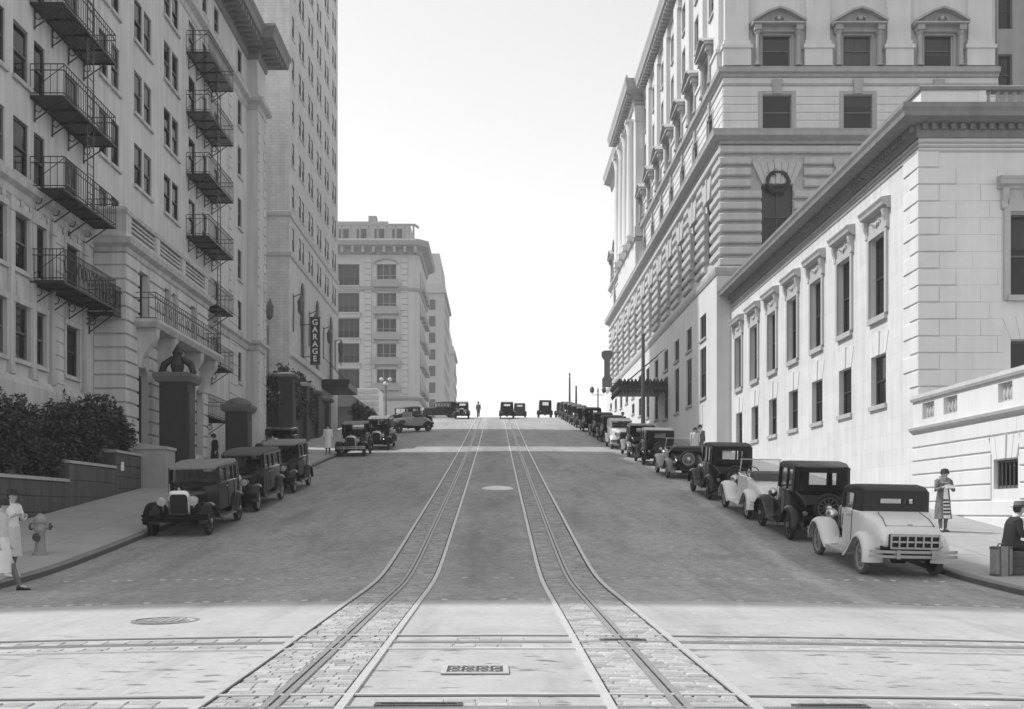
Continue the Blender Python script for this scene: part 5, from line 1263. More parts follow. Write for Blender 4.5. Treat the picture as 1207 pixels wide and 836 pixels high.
def car(label, X, Y, head, kind='sedan', wb=2.85, body='car_dark', roof='top_fabric', fend='car_black', spoke='spoke_dark', spare=False, rack=False,
        group=None, yaw=0.0, onwalk=False, bumper_m='car_dark', tall=1.84, rad='nickel', hat=None, tyre='tyre', disc=False, boards='car_black', lower=None):
    zf = zwalk if onwalk else zroad
    dzdx = (zf(X+.5, Y)-zf(X-.5, Y)); dzdy = slope(Y)
    a = (0 if head > 0 else PI)+yaw
    f = Vector((-math.sin(a), math.cos(a), 0)); f.z = f.x*dzdx+f.y*dzdy; f.normalize()
    up = Vector((-dzdx, -dzdy, 1)).normalized(); rt = f.cross(up).normalized(); up = rt.cross(f)
    c = thing('parked_car', label, 'car', (X, Y, zf(X, Y)+.004), group)
    c.rotation_euler = Matrix((rt, f, up)).transposed().to_euler()
    yf, yr = wb/2, -wb/2; r = .365; tr = .71
    lowm = lower or body
    # chassis and running gear
    obj('chassis', MB().box((-.36, yr-.55, .42), (.36, yf+.35, .54)).bar((-tr, yf, r), (tr, yf, r), .06, .07).bar((-tr, yr, r), (tr, yr, r), .09, .09).lathe([(.14, -.12), (.14, .12)], 10, (0, yr, r), 'X').box((-.3, yr-.6, .36), (.3, yr-.15, .6)), 'chassis', c)
    for s in (-1, 1):
        wheel(c, s*tr, yf, r, s, spoke, tyre=tyre, disc=disc); wheel(c, s*tr, yr, r, s, spoke, tyre=tyre, disc=disc)
        R_ = r+.105
        P = [(yf+R_*math.cos(t), r+R_*math.sin(t), 1) for t in [math.radians(q) for q in (-4, 12, 28, 46, 64, 82, 100, 116, 130)]]
        P += [(yf-.48, .60, 1), (yf-.64, .47, 1), (yf-.80, .375, 1), (yf-.90, .345, 1)]
        fender_strip(s, P, .42, .86, fend, c)
        P = [(yr+.80, .345, -1), (yr+.68, .38, -1), (yr+.54, .50, -1)] + [(yr+R_*math.cos(t), r+R_*math.sin(t), -1) for t in [math.radians(q) for q in (40, 58, 76, 94, 112, 130, 150, 170, 188)]]
        fender_strip(s, P, .46, .86, fend, c)
        obj('running_board', MB().box((s*.60, yr+.78, .325), (s*.86, yf-.88, .36)), boards, c)
        obj('splash_apron', MB().box((s*.56, yr+.60, .35), (s*.585, yf-.70, .52)), fend, c)
        hl = obj('headlight', MB().lathe([(.03, -.16), (.085, -.12), (.115, -.04), (.125, .05), (.122, .07)], 16, (s*.40, yf+.16, .90), 'Y').bar((s*.40, yf+.12, .60), (s*.40, yf+.12, .80), .04, .04), 'nickel' if fend != 'car_black' else 'car_black', c, smooth=True)
        obj('lens', MB().lathe([(.106, .068), (.08, .076), (.001, .084)], 16, (s*.40, yf+.16, .90), 'Y'), 'lens', hl, smooth=True)
        obj('headlight_rim', MB().lathe([(.110, .06), (.128, .06), (.128, .08), (.110, .08), (.110, .06)], 16, (s*.40, yf+.16, .90), 'Y'), 'chrome', hl, smooth=True)
    # bonnet and radiator
    yw = yf-1.36
    hood_ = obj('hood', MB().loft([rrect(yf-.02, .54, .60, 1.12, .13), rrect(yf-.4, .62, .58, 1.145, .15), rrect(yf-.98, .82, .56, 1.18, .18)]), body, c, smooth=True, angle=35)
    mb = MB()
    for s in (-1, 1):
        for k in range(10): mb.box((s*(.305+.012*k*.55), yf-.36-k*.055, .72), (s*(.335+.012*k*.9), yf-.345-k*.055, .98))
    obj('louvres', mb, 'chassis', hood_)
    rd = obj('radiator', MB().loft([rrect(yf+.0, .56, .50, 1.15, .14), rrect(yf+.10, .56, .50, 1.15, .14), rrect(yf+.115, .50, .55, 1.10, .12)]), rad, c, smooth=True, angle=35)
    obj('core', MB().loft([rrect(yf+.112, .46, .56, 1.06, .10), rrect(yf+.122, .45, .57, 1.05, .10)]), 'chassis', rd)
    obj('cap', MB().lathe([(.035, 0), (.035, .04), (.02, .07), (.001, .08)], 8, (0, yf+.05, 1.15)), 'nickel', rd)
    obj('cowl', MB().loft([rrect(yf-.98, .83, .55, 1.185, .18), rrect(yf-1.15, 1.08, .52, 1.205, .16), rrect(yw, 1.30, .50, 1.225, .12)]), body, c, smooth=True, angle=35)
    gw_ = .67
    closed = kind in ('sedan', 'coupe', 'coach')
    if kind == 'sedan': yb = yr-.46
    elif kind == 'coach': yb = yr-.12
    elif kind == 'coupe': yb = yw-1.22
    else: yb = yw-1.5
    if kind == 'sedan':
        T = [rrect(yw, 1.31, .50, 1.23, .06), rrect(yw-.5, 1.40, .48, 1.235, .05), rrect((yw+yr)/2, 1.44, .48, 1.235, .05), rrect(yr+.1, 1.42, .50, 1.235, .05), rrect(yb+.06, 1.36, .56, 1.23, .06), rrect(yb-.05, 1.30, .64, 1.20, .10)]
    elif kind == 'coach':
        T = [rrect(yw, 1.31, .50, 1.23, .06), rrect(yw-.5, 1.40, .48, 1.235, .05), rrect(yr+.4, 1.42, .48, 1.235, .05), rrect(yb, 1.38, .54, 1.23, .07), rrect(yb-.22, 1.24, .58, 1.12, .14), rrect(yb-.42, 1.10, .62, .92, .12)]
    elif kind == 'coupe':
        T = [rrect(yw, 1.31, .50, 1.23, .06), rrect(yw-.5, 1.42, .48, 1.235, .06), rrect(yb+.1, 1.44, .48, 1.24, .08), rrect(yb-.12, 1.42, .48, 1.235, .16), rrect(yr+.05, 1.38, .50, 1.21, .22), rrect(yr-.28, 1.34, .54, 1.14, .26), rrect(yr-.52, 1.28, .58, 1.03, .24), rrect(yr-.68, 1.2, .62, .88, .14), rrect(yr-.74, 1.12, .66, .78, .05)]
    else:
        T = [rrect(yw, 1.31, .50, 1.02, .06), rrect(yw-.5, 1.40, .48, 1.0, .05), rrect(yb+.15, 1.42, .48, 1.02, .05)]
    tub = obj('body', MB().loft(T), body, c, smooth=True, angle=35)
    if kind == 'coupe':
        ls = MB()
        for s in (-1, 1): ls.tube([(s*.40, yb-.13, 1.238), (s*.43, yr+.05, 1.214), (s*.45, yr-.28, 1.146), (s*.47, yr-.52, 1.02)], .007, 5)
        ls.tube([(-.47, yr-.52, 1.024), (.47, yr-.52, 1.024)], .007, 5)
        obj('deck_lid_seam', ls, 'chassis', c)
        obj('deck_handle', MB().bar((-.05, yr-.50, 1.05), (.05, yr-.50, 1.05), .025, .02), 'nickel', c)
    if not closed:
        TD = [rrect(yb+.16, 1.43, .48, 1.19, .10), rrect(yb-.05, 1.42, .48, 1.19, .16), rrect(yr+.05, 1.34, .50, 1.14, .22), rrect(yr-.28, 1.22, .54, 1.04, .22), rrect(yr-.5, 1.1, .58, .92, .18), rrect(yr-.64, .98, .62, .76, .08)]
        obj('rear_deck', MB().loft(TD), body, c, smooth=True, angle=35)
        for s in (-1, 1): obj('door', MB().loft([[(s*.60, y, .98), (s*w, y, .98), (s*w, y, z), (s*(w-.03), y, z+.02), (s*.60, y, z)] for y, w, z in ((yw, .655, 1.21), (yw-.5, .70, 1.16), (yb+.17, .715, 1.18))]), body, c, smooth=True, angle=35)
        obj('seat', MB().loft([rrect(yb+.62, 1.1, .95, 1.10, .06), rrect(yb+.22, 1.1, .95, 1.12, .06)]).loft([rrect(yb+.30, 1.1, 1.05, 1.34, .08), rrect(yb+.19, 1.1, 1.05, 1.36, .08)]), 'upholstery', c, smooth=True, angle=40)
        obj('folded_top', MB().loft([rrect(yb+.12, 1.26, 1.17, 1.34, .08), rrect(yb-.10, 1.30, 1.17, 1.38, .09), rrect(yb-.30, 1.2, 1.15, 1.32, .08)]), roof, c, smooth=True, angle=40)
        obj('steering_wheel', MB().tube([(-.30+.19*math.cos(t), yw-.36+.07*math.sin(t), 1.24+.17*math.sin(t)) for t in [2*PI*k/16 for k in range(17)]], .015, 5).bar((-.30, yw-.36, 1.24), (-.30, yw-.02, 1.02), .03, .03), 'chassis', c)
    zt = tall-.15; zb = 1.235
    # windscreen
    ws = MB(); zt_w = zt if closed else 1.62
    for s in (-1, 1): ws.bar((s*.62, yw-.02, zb-.04), (s*(.60 if closed else .58), yw-.05, zt_w+.01), .055 if closed else .03, .06 if closed else .03)
    ws.bar((-.62, yw-.05, zt_w), (.62, yw-.05, zt_w), .05, .05 if closed else .03); ws.bar((-.62, yw-.02, zb), (.62, yw-.02, zb), .05, .04)
    wso = obj('windscreen', ws, body if closed else 'nickel', c)
    obj('pane', MB().add([(-.60, yw-.025, zb), (.60, yw-.025, zb), (.585, yw-.05, zt_w), (-.585, yw-.05, zt_w)], [(0, 1, 2, 3)]), 'car_glass', wso)
    if closed:
        yb2 = yb+(.03 if kind != 'coupe' else .10)
        RT = []
        for y, w, z0, z1 in ((yw+.17, 1.20, zt-.03, zt+.01), (yw+.10, 1.26, zt-.02, zt+.05), (yw-.1, 1.30, zt, zt+.10), ((yw+yb)/2, 1.36, zt, tall), (yb+.25, 1.34, zt, tall-.02), (yb+.08, 1.28, zt, tall-.06), (yb+.0, 1.20, zt-.01, zt+.06)): RT.append(rrect(y, w, z0, z1, min(.07, (z1-z0)*.45), min(.02, (z1-z0)*.3)))
        obj('roof', MB().loft(RT), roof, c, smooth=True, angle=50)
        posts = {'sedan': [yw-.04, yw-.72, yw-1.42, yb2+.28, yb2+.06], 'coach': [yw-.04, yw-.80, yw-1.32, yb2+.06], 'coupe': [yw-.04, yw-.72]}[kind]
        upm = body if kind == 'sedan' else (roof if kind == 'coupe' else body)
        for s in (-1, 1):
            xs = s*(gw_+.005)
            pl = MB()
            for p in posts: pl.bar((xs, p, zb-.03), (s*(gw_-.02), p, zt+.02), .05, .075, up=(0, 1, 0))
            pl.bar((s*(gw_-.02), posts[0], zt-.01), (s*(gw_-.02), yb2, zt-.01), .05, .07)
            if kind == 'coupe': pl.loft([[(s*(gw_+.02), y, zb-.04), (s*gw_, y, zt+.02), (s*(gw_-.06), y, zt+.02), (s*(gw_-.05), y, zb-.04)] for y in (posts[-1]+.03, yb+.10)])
            if kind == 'sedan': pl.loft([[(s*(gw_+.02), y, zb-.04), (s*gw_, y, zt+.02), (s*(gw_-.05), y, zt+.02), (s*(gw_-.05), y, zb-.04)] for y in (posts[-2]-.04, yb+.10)] )
            po = obj('side_pillars', pl, upm, c)
            ends = posts if kind != 'sedan' else posts[:4]
            for p, q in zip(ends, ends[1:]):
                obj('side_window', MB().add([(xs*.985, p, zb), (xs*.985, q, zb), (s*(gw_-.03), q, zt), (s*(gw_-.03), p, zt)], [(0, 1, 2, 3)]), 'car_glass', c)
            obj('door_handle', MB().bar((s*.735, (posts[0]+posts[1])/2-.25, 1.10), (s*.735, (posts[0]+posts[1])/2-.12, 1.10), .02, .025), 'nickel', c)
            d0 = MB()
            for yy in posts[:3]: d0.box((s*.712, yy-.006, .55), (s*.724, yy+.006, 1.2))
            obj('door_seam', d0, 'chassis', c)
        # rear panel with its window
        rp = MB(); w0, w1, z0, z1 = -.34, .34, zb+.14, zt-.10
        if kind == 'coupe': w0, w1, z0, z1 = -.33, .33, zb+.16, zt-.10
        yy = yb+.02
        def quad(xa, xb, za, zc_): rp.box((xa, yy-.03, za), (xb, yy+.03, zc_))
        quad(-gw_+.11, w0, zb-.05, zt+.03); quad(w1, gw_-.11, zb-.05, zt+.03); quad(w0, w1, zb-.05, z0); quad(w0, w1, z1, zt+.03)
        for s in (-1, 1): rp.lathe([(.12, zb-.05), (.11, zt+.04)], 18, (s*(gw_-.11), yy+.08, 0))
        if kind != 'sedan': quad(.10, .15, z0, z1)
        obj('rear_panel', rp, upm if kind != 'coach' else body, c)
        obj('rear_window', MB().add([(w0, yy, z0), (w1, yy, z0), (w1, yy, z1), (w0, yy, z1)], [(0, 1, 2, 3)]), 'car_glass', c)
        obj('seat', MB().loft([rrect(yw-.95, 1.15, .9, 1.28, .08), rrect(yw-1.1, 1.15, .9, 1.30, .08)]), 'upholstery', c, smooth=True, angle=40)
        obj('steering_wheel', MB().tube([(-.30+.19*math.cos(t), yw-.36+.07*math.sin(t), 1.2+.17*math.sin(t)) for t in [2*PI*k/16 for k in range(17)]], .015, 5), 'chassis', c)
    # bumpers, tail lamp, plate
    for (yy, nm) in ((yf+.60, 'front_bumper'), (yr-.86, 'rear_bumper')):
        if nm == 'rear_bumper' and spare and not rack: continue
        sgn = 1 if yy > 0 else -1; mb = MB()
        for z in (.47, .56):
            mb.loft([[(x, yy-sgn*.0-sgn*d, z-.028), (x, yy-sgn*d+.014, z-.028), (x, yy-sgn*d+.014, z+.028), (x, yy-sgn*d, z+.028)] for x, d in ((-.84, .10), (-.6, .02), (0, 0), (.6, .02), (.84, .10))])
        for s in (-1, 1): mb.bar((s*.33, yy-sgn*.01, .51), (s*.33, yy-sgn*.45, .50), .04, .04); mb.box((s*.30, yy-.03, .43), (s*.36, yy+.03, .60))
        obj(nm, mb, bumper_m, c)
    obj('tail_lamp', MB().lathe([(.05, -.10), (.06, -.02), (.05, 0)], 10, (-.55, yr-.60, .72), 'Y').bar((-.55, yr-.55, .6), (-.55, yr-.55, .72), .03, .03), 'nickel', c, smooth=True)
    obj('licence_plate', MB().box((-.62, yr-.70, .55), (-.34, yr-.685, .66)), 'car_grey', c)
    if spare:
        ysp = {'sedan': yb-.16, 'coach': yb-.52, 'coupe': yr-.78, 'roadster': yr-.74}[kind]
        wheel(c, 0, ysp, r-.01, 1, spoke, z=.86, axis_y=True, name='spare_wheel', tyre=tyre, disc=disc)
        obj('spare_carrier', MB().bar((-.12, ysp+.05, .55), (-.12, ysp+.05, .86), .04, .04).bar((.12, ysp+.05, .55), (.12, ysp+.05, .86), .04, .04).bar((0, ysp+.22, .86), (0, ysp, .86), .08, .08), 'chassis', c)
    if rack:
        mb = MB(); y0 = yr-.80
        for z in (.63, .75, .87): mb.bar((-.46, y0-.0, z), (.46, y0, z), .03, .035)
        for k in range(7): x = -.46+.92*k/6.0; mb.bar((x, y0-.012, .62), (x, y0-.012, .88), .034, .03)
        obj('luggage_rack', mb, 'nickel', c)
        obj('rack_panel', MB().box((-.49, y0+.03, .61), (.49, y0+.05, .89)), 'chassis', c)
    return c
GR, GL, GF = 'cars parked along the right kerb', 'cars parked along the left kerb', 'cars near the crest'
RXC = 7.96
car('cream coupe with black roof and rear luggage rack, nearest on the right kerb', RXC, 22.45, 1, 'coupe', 2.8, 'car_cream', 'top_black', 'car_cream', 'spoke_wood', rack=True, group=GR, bumper_m='nickel', tall=1.74, rad='nickel', tyre='tyre_dusty', boards='car_silver')
car('black upright two-window coach behind the cream coupe, spare wheel on its tail', RXC+.02, 27.65, 1, 'coach', 2.75, 'car_dark', 'top_fabric', 'car_grey', 'spoke_dark', spare=True, group=GR, tall=1.92)
car('white open roadster with its top folded down on the right kerb', RXC, 32.1, 1, 'roadster', 3.0, 'car_white', 'top_fabric', 'car_white', 'spoke_wood', group=GR, bumper_m='nickel', boards='car_white', disc=True)
car('dark sedan with spare wheel parked just above the white roadster', RXC, 37.6, 1, 'coach', 2.95, 'car_dark', 'top_black', 'car_grey', 'spoke_dark', spare=True, group=GR, tall=1.92)
car('grey open roadster carrying a spare wheel, farther up the right kerb', RXC, 46.3, 1, 'roadster', 2.85, 'car_grey', 'top_black', 'car_mid', 'spoke_wood', spare=True, group=GR)
car('black sedan in front of the grey roadster with spare wheel', RXC, 53.7, 1, 'sedan', 2.9, 'car_dark', 'top_light', 'car_black', 'spoke_dark', spare=True, group=GR)
car('black sedan with pale mudguards before the light-fronted car', RXC, 59.6, 1, 'coach', 2.85, 'car_black', 'top_fabric', 'car_mid', 'spoke_dark', group=GR)
car('light-fronted car facing downhill beside the tall pole', RXC-.1, 67.2, -1, 'sedan', 2.9, 'car_cream', 'top_light', 'car_cream', 'spoke_wood', group=GR)
car('black sedan parked near the hotel canopy', RXC, 74.5, 1, 'sedan', 2.9, 'car_black', 'top_black', 'car_black', group=GR)
car('dark grey sedan under the hotel canopy', RXC, 80.5, 1, 'coach', 2.9, 'car_grey', 'top_fabric', 'car_black', group=GR)
car('tall black sedan just beyond the hotel canopy', RXC-.1, 88.6, 1, 'sedan', 3.0, 'car_black', 'top_black', 'car_black', group=GR, tall=2.0)
for y, m, k, lb in ((95.2, 'car_dark', 'sedan', 'dark sedan beside the twin-globe street lamp'), (101.4, 'car_grey', 'coach', 'grey coach one car above the twin-globe street lamp'), (107.6, 'car_black', 'sedan', 'black sedan fourth from the crest on the right kerb'),
                    (113.6, 'car_dark', 'coach', 'dark coach third from the crest on the right kerb'), (119.6, 'car_grey', 'sedan', 'grey sedan second from the crest on the right kerb'), (126, 'car_dark', 'sedan', 'last dark sedan at the crest on the right kerb')):
    car(lb, RXC-.15, y, 1, k, 2.85, m, 'top_fabric', 'car_black', group=GR)
LXC = -8.08
car('dark sedan with bright headlamps facing downhill, nearest on the left kerb', LXC, 28.75, -1, 'sedan', 3.05, 'car_grey', 'top_light', 'car_dark', 'spoke_dark', group=GL, tall=1.78, boards='car_mid', rad='nickel')
car('long black limousine parked second on the left kerb', LXC+.02, 34.4, -1, 'sedan', 3.6, 'car_dark', 'top_fabric', 'car_grey', 'spoke_wood', group=GL, tall=1.82, boards='car_mid')
car('black sedan with spare wheel parked third on the left kerb', LXC, 40.1, -1, 'sedan', 2.95, 'car_dark', 'top_light', 'car_grey', 'spoke_wood', spare=True, group=GL, tall=1.84, boards='car_mid')
car('low dark sedan pulled onto the pavement before the vine-grown wall', -11.2, 54.5, -1, 'sedan', 2.8, 'car_dark', 'car_dark', 'car_dark', onwalk=True, tall=1.62)
car('dark touring sedan with bright nose by the vine-grown wall', LXC, 60.6, -1, 'sedan', 2.85, 'car_dark', 'top_light', 'car_black', 'spoke_dark', group=GL, bumper_m='nickel', tall=1.9)
car('long black limousine standing out from the left kerb', -7.3, 66.6, -1, 'sedan', 3.5, 'car_black', 'top_light', 'car_black', 'spoke_dark', group=GL, tall=2.0)
car('light grey open car standing askew on the left', -7.2, 87, -1, 'roadster', 3.0, 'car_silver', 'top_black', 'car_grey', 'spoke_dark', spare=True, group=GL, yaw=math.radians(-48))
car('dark sedan on the left behind the light grey open car', -8.6, 96, -1, 'sedan', 2.9, 'car_dark', 'top_fabric', 'car_black', group=GL, yaw=math.radians(-40))
car('grey closed car parked across the crest at left', -6.6, 119, -1, 'sedan', 3.1, 'car_grey', 'top_fabric', 'car_dark', group=GF, yaw=math.radians(-75))
car('dark sedan driving down left of the tracks at the crest', -3.75, 116, -1, 'sedan', 2.8, 'car_dark', 'top_fabric', 'car_black', group=GF)
car('dark sedan climbing the right track at the crest', 1.15, 116.5, 1, 'sedan', 2.8, 'car_dark', 'top_fabric', 'car_black', group=GF)
car('dark sedan just over the crest right of the tracks', 2.9, 133, 1, 'sedan', 2.8, 'car_grey', 'top_fabric', 'car_black', group=GF)
car('boxy black car alone at the crest between tracks and right kerb', 5.6, 123, 1, 'sedan', 2.8, 'car_black', 'top_black', 'car_black', group=GF, tall=2.0)
# ------------------------------------------------------------------ street furniture
mat('hydrant_paint', 0.26, 0.6, 0.15, 9); mat('pole_wood', 0.07, 0.85, 0.2, 4, streak=.2); mat('globe_glass', 0.7, 0.3)
hx, hy = -9.85, 22.9; hz = zwalk(hx, hy)
hy_ = thing('fire_hydrant', 'pale two-nozzle fire hydrant on the left pavement', 'hydrant', (hx, hy, hz))
hy_.scale = (.82, .82, .93)
obj('base', MB().lathe([(.19, -.05), (.19, .05), (.15, .07), (.15, .12)], 16), 'hydrant_paint', hy_, smooth=True)
obj('barrel', MB().lathe([(.135, .1), (.125, .3), (.12, .52), (.15, .56), (.15, .62), (.135, .64), (.135, .74), (.18, .75), (.18, .80)], 16), 'hydrant_paint', hy_, smooth=True)
bn = obj('bonnet', MB().lathe([(.17, .80), (.155, .86), (.10, .92), (.05, .95), (.05, .97)], 16), 'hydrant_paint', hy_, smooth=True)
obj('operating_nut', MB().lathe([(.035, .97), (.035, 1.03), (.001, 1.035)], 5), 'cast_iron', bn)
for a in (0.25, PI-0.1, -PI/2):
    d = Vector((math.cos(a), math.sin(a), 0)); r0 = .085 if a != -PI/2 else .10
    nz = obj('nozzle', MB().tube([d*.10+Vector((0, 0, .66 if a != -PI/2 else .42)), d*.22+Vector((0, 0, .66 if a != -PI/2 else .42))], r0*.8, 12), 'hydrant_paint', hy_, smooth=True)
    obj('cap', MB().tube([d*.22+Vector((0, 0, .66 if a != -PI/2 else .42)), d*.27+Vector((0, 0, .66 if a != -PI/2 else .42))], r0, 8).tube([d*.27+Vector((0, 0, .66 if a != -PI/2 else .42)), d*.31+Vector((0, 0, .66 if a != -PI/2 else .42))], .03, 5), 'cast_iron', nz)
def pole(X, Y, h, label, cross=False):
    t = thing('utility_pole', label, 'pole', (X, Y, zwalk(X, Y)))
    obj('shaft', MB().lathe([(.16, -.3), (.15, .4), (.13, h*.5), (.10, h)], 10), 'pole_wood', t, smooth=True)
    obj('collar', MB().lathe([(.2, -.02), (.2, .35), (.16, .45)], 10), 'iron_grey', t)
    obj('top_cap', MB().lathe([(.13, h), (.13, h+.08), (.001, h+.2)], 8), 'iron_grey', t)
    if cross:
        ca_ = obj('cross_arm', MB().box((-.06, -.7, h-.5), (.06, .7, h-.38)), 'pole_wood', t)
        for y in (-.6, -.2, .2, .6): obj('insulator', MB().lathe([(.03, h-.38), (.05, h-.3), (.02, h-.24)], 6, (0, y, 0)), 'white_paint', ca_)
pole(9.25, 66.8, 7.0, 'tall plain pole at the right kerb beside the light-fronted car')
pole(9.3, 134.5, 5.6, 'thin pole standing against the sky at the crest on the right', True)
pole(9.6, 127.5, 3.6, 'short thin pole left of the twin-globe lamp at the crest')
def twin_lamp(X, Y, label, h=3.3):
    t = thing('street_lamp', label, 'street lamp', (X, Y, zwalk(X, Y)))
    obj('post', MB().lathe([(.2, -.1), (.2, .3), (.12, .45), (.07, .6), (.055, h-.3), (.08, h-.2), (.03, h+.15)], 10), 'iron', t, smooth=True)
    obj('arm', MB().tube([(-.55, 0, h-.35), (-.4, 0, h-.55), (0, 0, h-.5), (.4, 0, h-.55), (.55, 0, h-.35)], .03, 6), 'iron', t)
    for s in (-1, 1):
        g = obj('globe', MB().lathe([(.05, h-.35), (.16, h-.28), (.22, h-.1), (.2, h+.08), (.12, h+.2), (.001, h+.24)], 12, (s*.55, 0, 0)), 'globe_glass' if False else 'iron_grey', t, smooth=True)
        obj('finial', MB().lathe([(.06, h+.22), (.02, h+.32), (.001, h+.36)], 6, (s*.55, 0, 0)), 'iron', g)
twin_lamp(9.35, 97.5, 'twin-globe street lamp against the sky on the right kerb')

# ------------------------------------------------------------------ people (local: facing +y)
mat('skin', 0.42, 0.55); mat('skin_shadow', 0.2, 0.6); mat('hair_dark', 0.02, 0.6); mat('felt_dark', 0.02, 0.8); mat('felt_grey', 0.13, 0.85); mat('stocking', 0.12, 0.6); mat('stocking_dark', 0.03, 0.6)
mat('cloth_white', 0.72, 0.85, 0.08, 8); mat('cloth_pale', 0.52, 0.85, 0.12, 8); mat('cloth_grey', 0.20, 0.9, 0.25, 14); mat('suit_black', 0.016, 0.85, 0.2, 10); mat('suit_grey', 0.10, 0.85, 0.2, 10); mat('shoe_black', 0.012, 0.35); mat('shoe_white', 0.6, 0.5); mat('paper', 0.8, 0.8); mat('leather', 0.07, 0.55, 0.3, 10)
mat('cloth_check', 0.14, 0.9, 0.8, 16, stretch=(1, 1, .6))
def person(label, X, Y, Z, rz, pose='stand', dress=None, top='cloth_white', bottom='cloth_pale', hat='cloche', hatm='felt_dark', shoe='shoe_black', leg='stocking', h=1.66, near=True, hem=.38, lean=0.0, arms=None, group=None, coat=None):
    s = h/1.72
    t = thing('person', label, 'person', (X, Y, Z), group); t.rotation_euler = (0, 0, rz); t.scale = (s, s, s)
    sit = pose == 'sit'
    pz = .56 if sit else .95
    V = lambda x, y, z: Vector((x, y, z))
    up = lambda q: V(0, math.sin(lean)*q, math.cos(lean)*q)
    pel = V(0, 0, pz); sp = pel+up(.20); ch = pel+up(.40); nk = pel+up(.53)+V(0, .02, 0); hb = pel+up(.585)+V(0, .045, 0); hm = pel+up(.665)+V(0, .065, 0); ht = pel+up(.745)+V(0, .05, 0)
    sh = {q: pel+up(.47)+V(q*.17, 0, 0) for q in (-1, 1)}
    if arms is None: arms = {q: (V(q*.055, -.04, -.27), V(q*.06, .05, -.50)) for q in (-1, 1)}
    el = {q: sh[q]+Vector(arms[q][0]) for q in (-1, 1)}; wr_ = {q: sh[q]+Vector(arms[q][1]) for q in (-1, 1)}
    hip = {q: pel+V(q*.09, 0, -.04) for q in (-1, 1)}
    if sit: kn = {q: V(q*.11, .44, .54) for q in (-1, 1)}; an_ = {q: V(q*.12, .46+.06*q, .09) for q in (-1, 1)}
    elif pose == 'walk': kn = {-1: V(-.09, .17, .52), 1: V(.09, .04, .49)}; an_ = {-1: V(-.08, .34, .10), 1: V(.08, -.26, .14)}
    else: kn = {q: V(q*.085, .03, .50) for q in (-1, 1)}; an_ = {q: V(q*.085+.0, -.01+.03*q, .085) for q in (-1, 1)}
    # one continuous body grown from its skeleton
    vs_, es, rad = [], [], []
    def addv(p, r, par=None):
        vs_.append(tuple(p)); rad.append(r)
        if par is not None: es.append((par, len(vs_)-1))
        return len(vs_)-1
    i0 = addv(pel, .12); i1 = addv(sp, .105, i0); i2 = addv(ch, .12, i1); i3 = addv(nk, .05, i2); i4 = addv(hb, .062, i3); i5 = addv(hm, .09, i4); i6 = addv(ht, .07, i5)
    if near: addv(hm+V(0, .115, -.01), .014, i5); [addv(hm+V(q*.098, -.005, -.005), .016, i5) for q in (-1, 1)]
    for q in (-1, 1):
        a = addv(sh[q], .058, i2); b = addv(el[q], .042, a); c = addv(wr_[q], .027, b)
        d = (wr_[q]-el[q]).normalized(); pm = addv(wr_[q]+d*.07, .026, c)
        if near:
            side = d.orthogonal().normalized(); side2 = d.cross(side)
            for k, (o_, l) in enumerate(((-.027, .07), (-.009, .085), (.009, .08), (.026, .062))):
                f1 = addv(wr_[q]+d*.10+side*o_, .0095, pm); f2 = addv(wr_[q]+d*(.10+l*.5)+side*o_+side2*.008, .009, f1); addv(wr_[q]+d*(.10+l*.85)+side*o_+side2*.03, .008, f2)
            f1 = addv(wr_[q]+d*.045+side*.045, .011, c); addv(wr_[q]+d*.085+side*.062+side2*.012, .009, f1)
        a = addv(hip[q], .08, i0); b = addv(kn[q], .052, a); c = addv(an_[q], .034, b); addv(an_[q]+V(q*.01, .14, -.055), .03, c)
    me = bpy.data.meshes.new('body'); me.from_pydata(vs_, es, []); me.materials.append(M('skin'))
    o = bpy.data.objects.new('body', me); COL.objects.link(o); o.parent = t
    md = o.modifiers.new('skin', 'SKIN'); md.use_smooth_shade = True
    for k, sv in enumerate(me.skin_vertices[0].data): sv.radius = (rad[k], rad[k]*(.85 if k in (0, 1, 2) else 1)); sv.use_root = (k == 0)
    o.modifiers.new('sub', 'SUBSURF').levels = 1; o.modifiers[-1].render_levels = 2 if near else 1
    def rings(lst, n=18, fold=0.0):
        R_ = []
        for k, (c, rx, ry) in enumerate(lst):
            R_.append([(c[0]+rx*math.cos(2*PI*j/n)*(1+fold*k/len(lst)*math.sin(j*2.7+k)), c[1]+ry*math.sin(2*PI*j/n)*(1+fold*k/len(lst)*math.cos(j*3.1)), c[2]) for j in range(n)])
        return R_
    P_ = lambda p, dz=0: (p.x, p.y, p.z+dz)
    neckz = nk-V(0, .02, .0)
    if dress:                                     # woman's dress or coat to the hem
        L_ = [(P_(neckz), .075, .07), (P_(pel+up(.50)), .16, .10), (P_(pel+up(.44)), .205, .125), (P_(ch, -.02), .19, .14), (P_(sp), .165, .13), (P_(pel, .03), .185, .145), (P_(pel, -.10), .20, .155), (P_(pel, -.30), .215, .175), (P_(pel, hem-pz), .235, .20)]
        co = obj('coat' if coat else 'dress', MB().loft(rings(L_, 20, .07), True, True), top if not coat else coat, t, smooth=True, angle=60)
        if not coat: obj('skirt', MB().loft(rings([(P_(pel, .06), .18, .145), (P_(pel, -.10), .207, .162), (P_(pel, -.30), .222, .182), (P_(pel, hem-pz-.01), .245, .21)], 20, .09), True, True), bottom, t, smooth=True, angle=60)
        else:
            mb = MB()
            mb.loft([[(x, y, z) for x in (-w_, -w_/2, 0, w_/2, w_)] for (w_, y, z) in ((.05, ch.y+.132, ch.z+.02), (.06, sp.y+.136, sp.z), (.07, pel.y+.152, pel.z+.02), (.09, pel.y+.168, pel.z-.12), (.10, pel.y+.19, pel.z-.32), (.10, pel.y+.212, hem+.02))], False, False, False)
            obj('dress_front', mb, 'cloth_white', t)
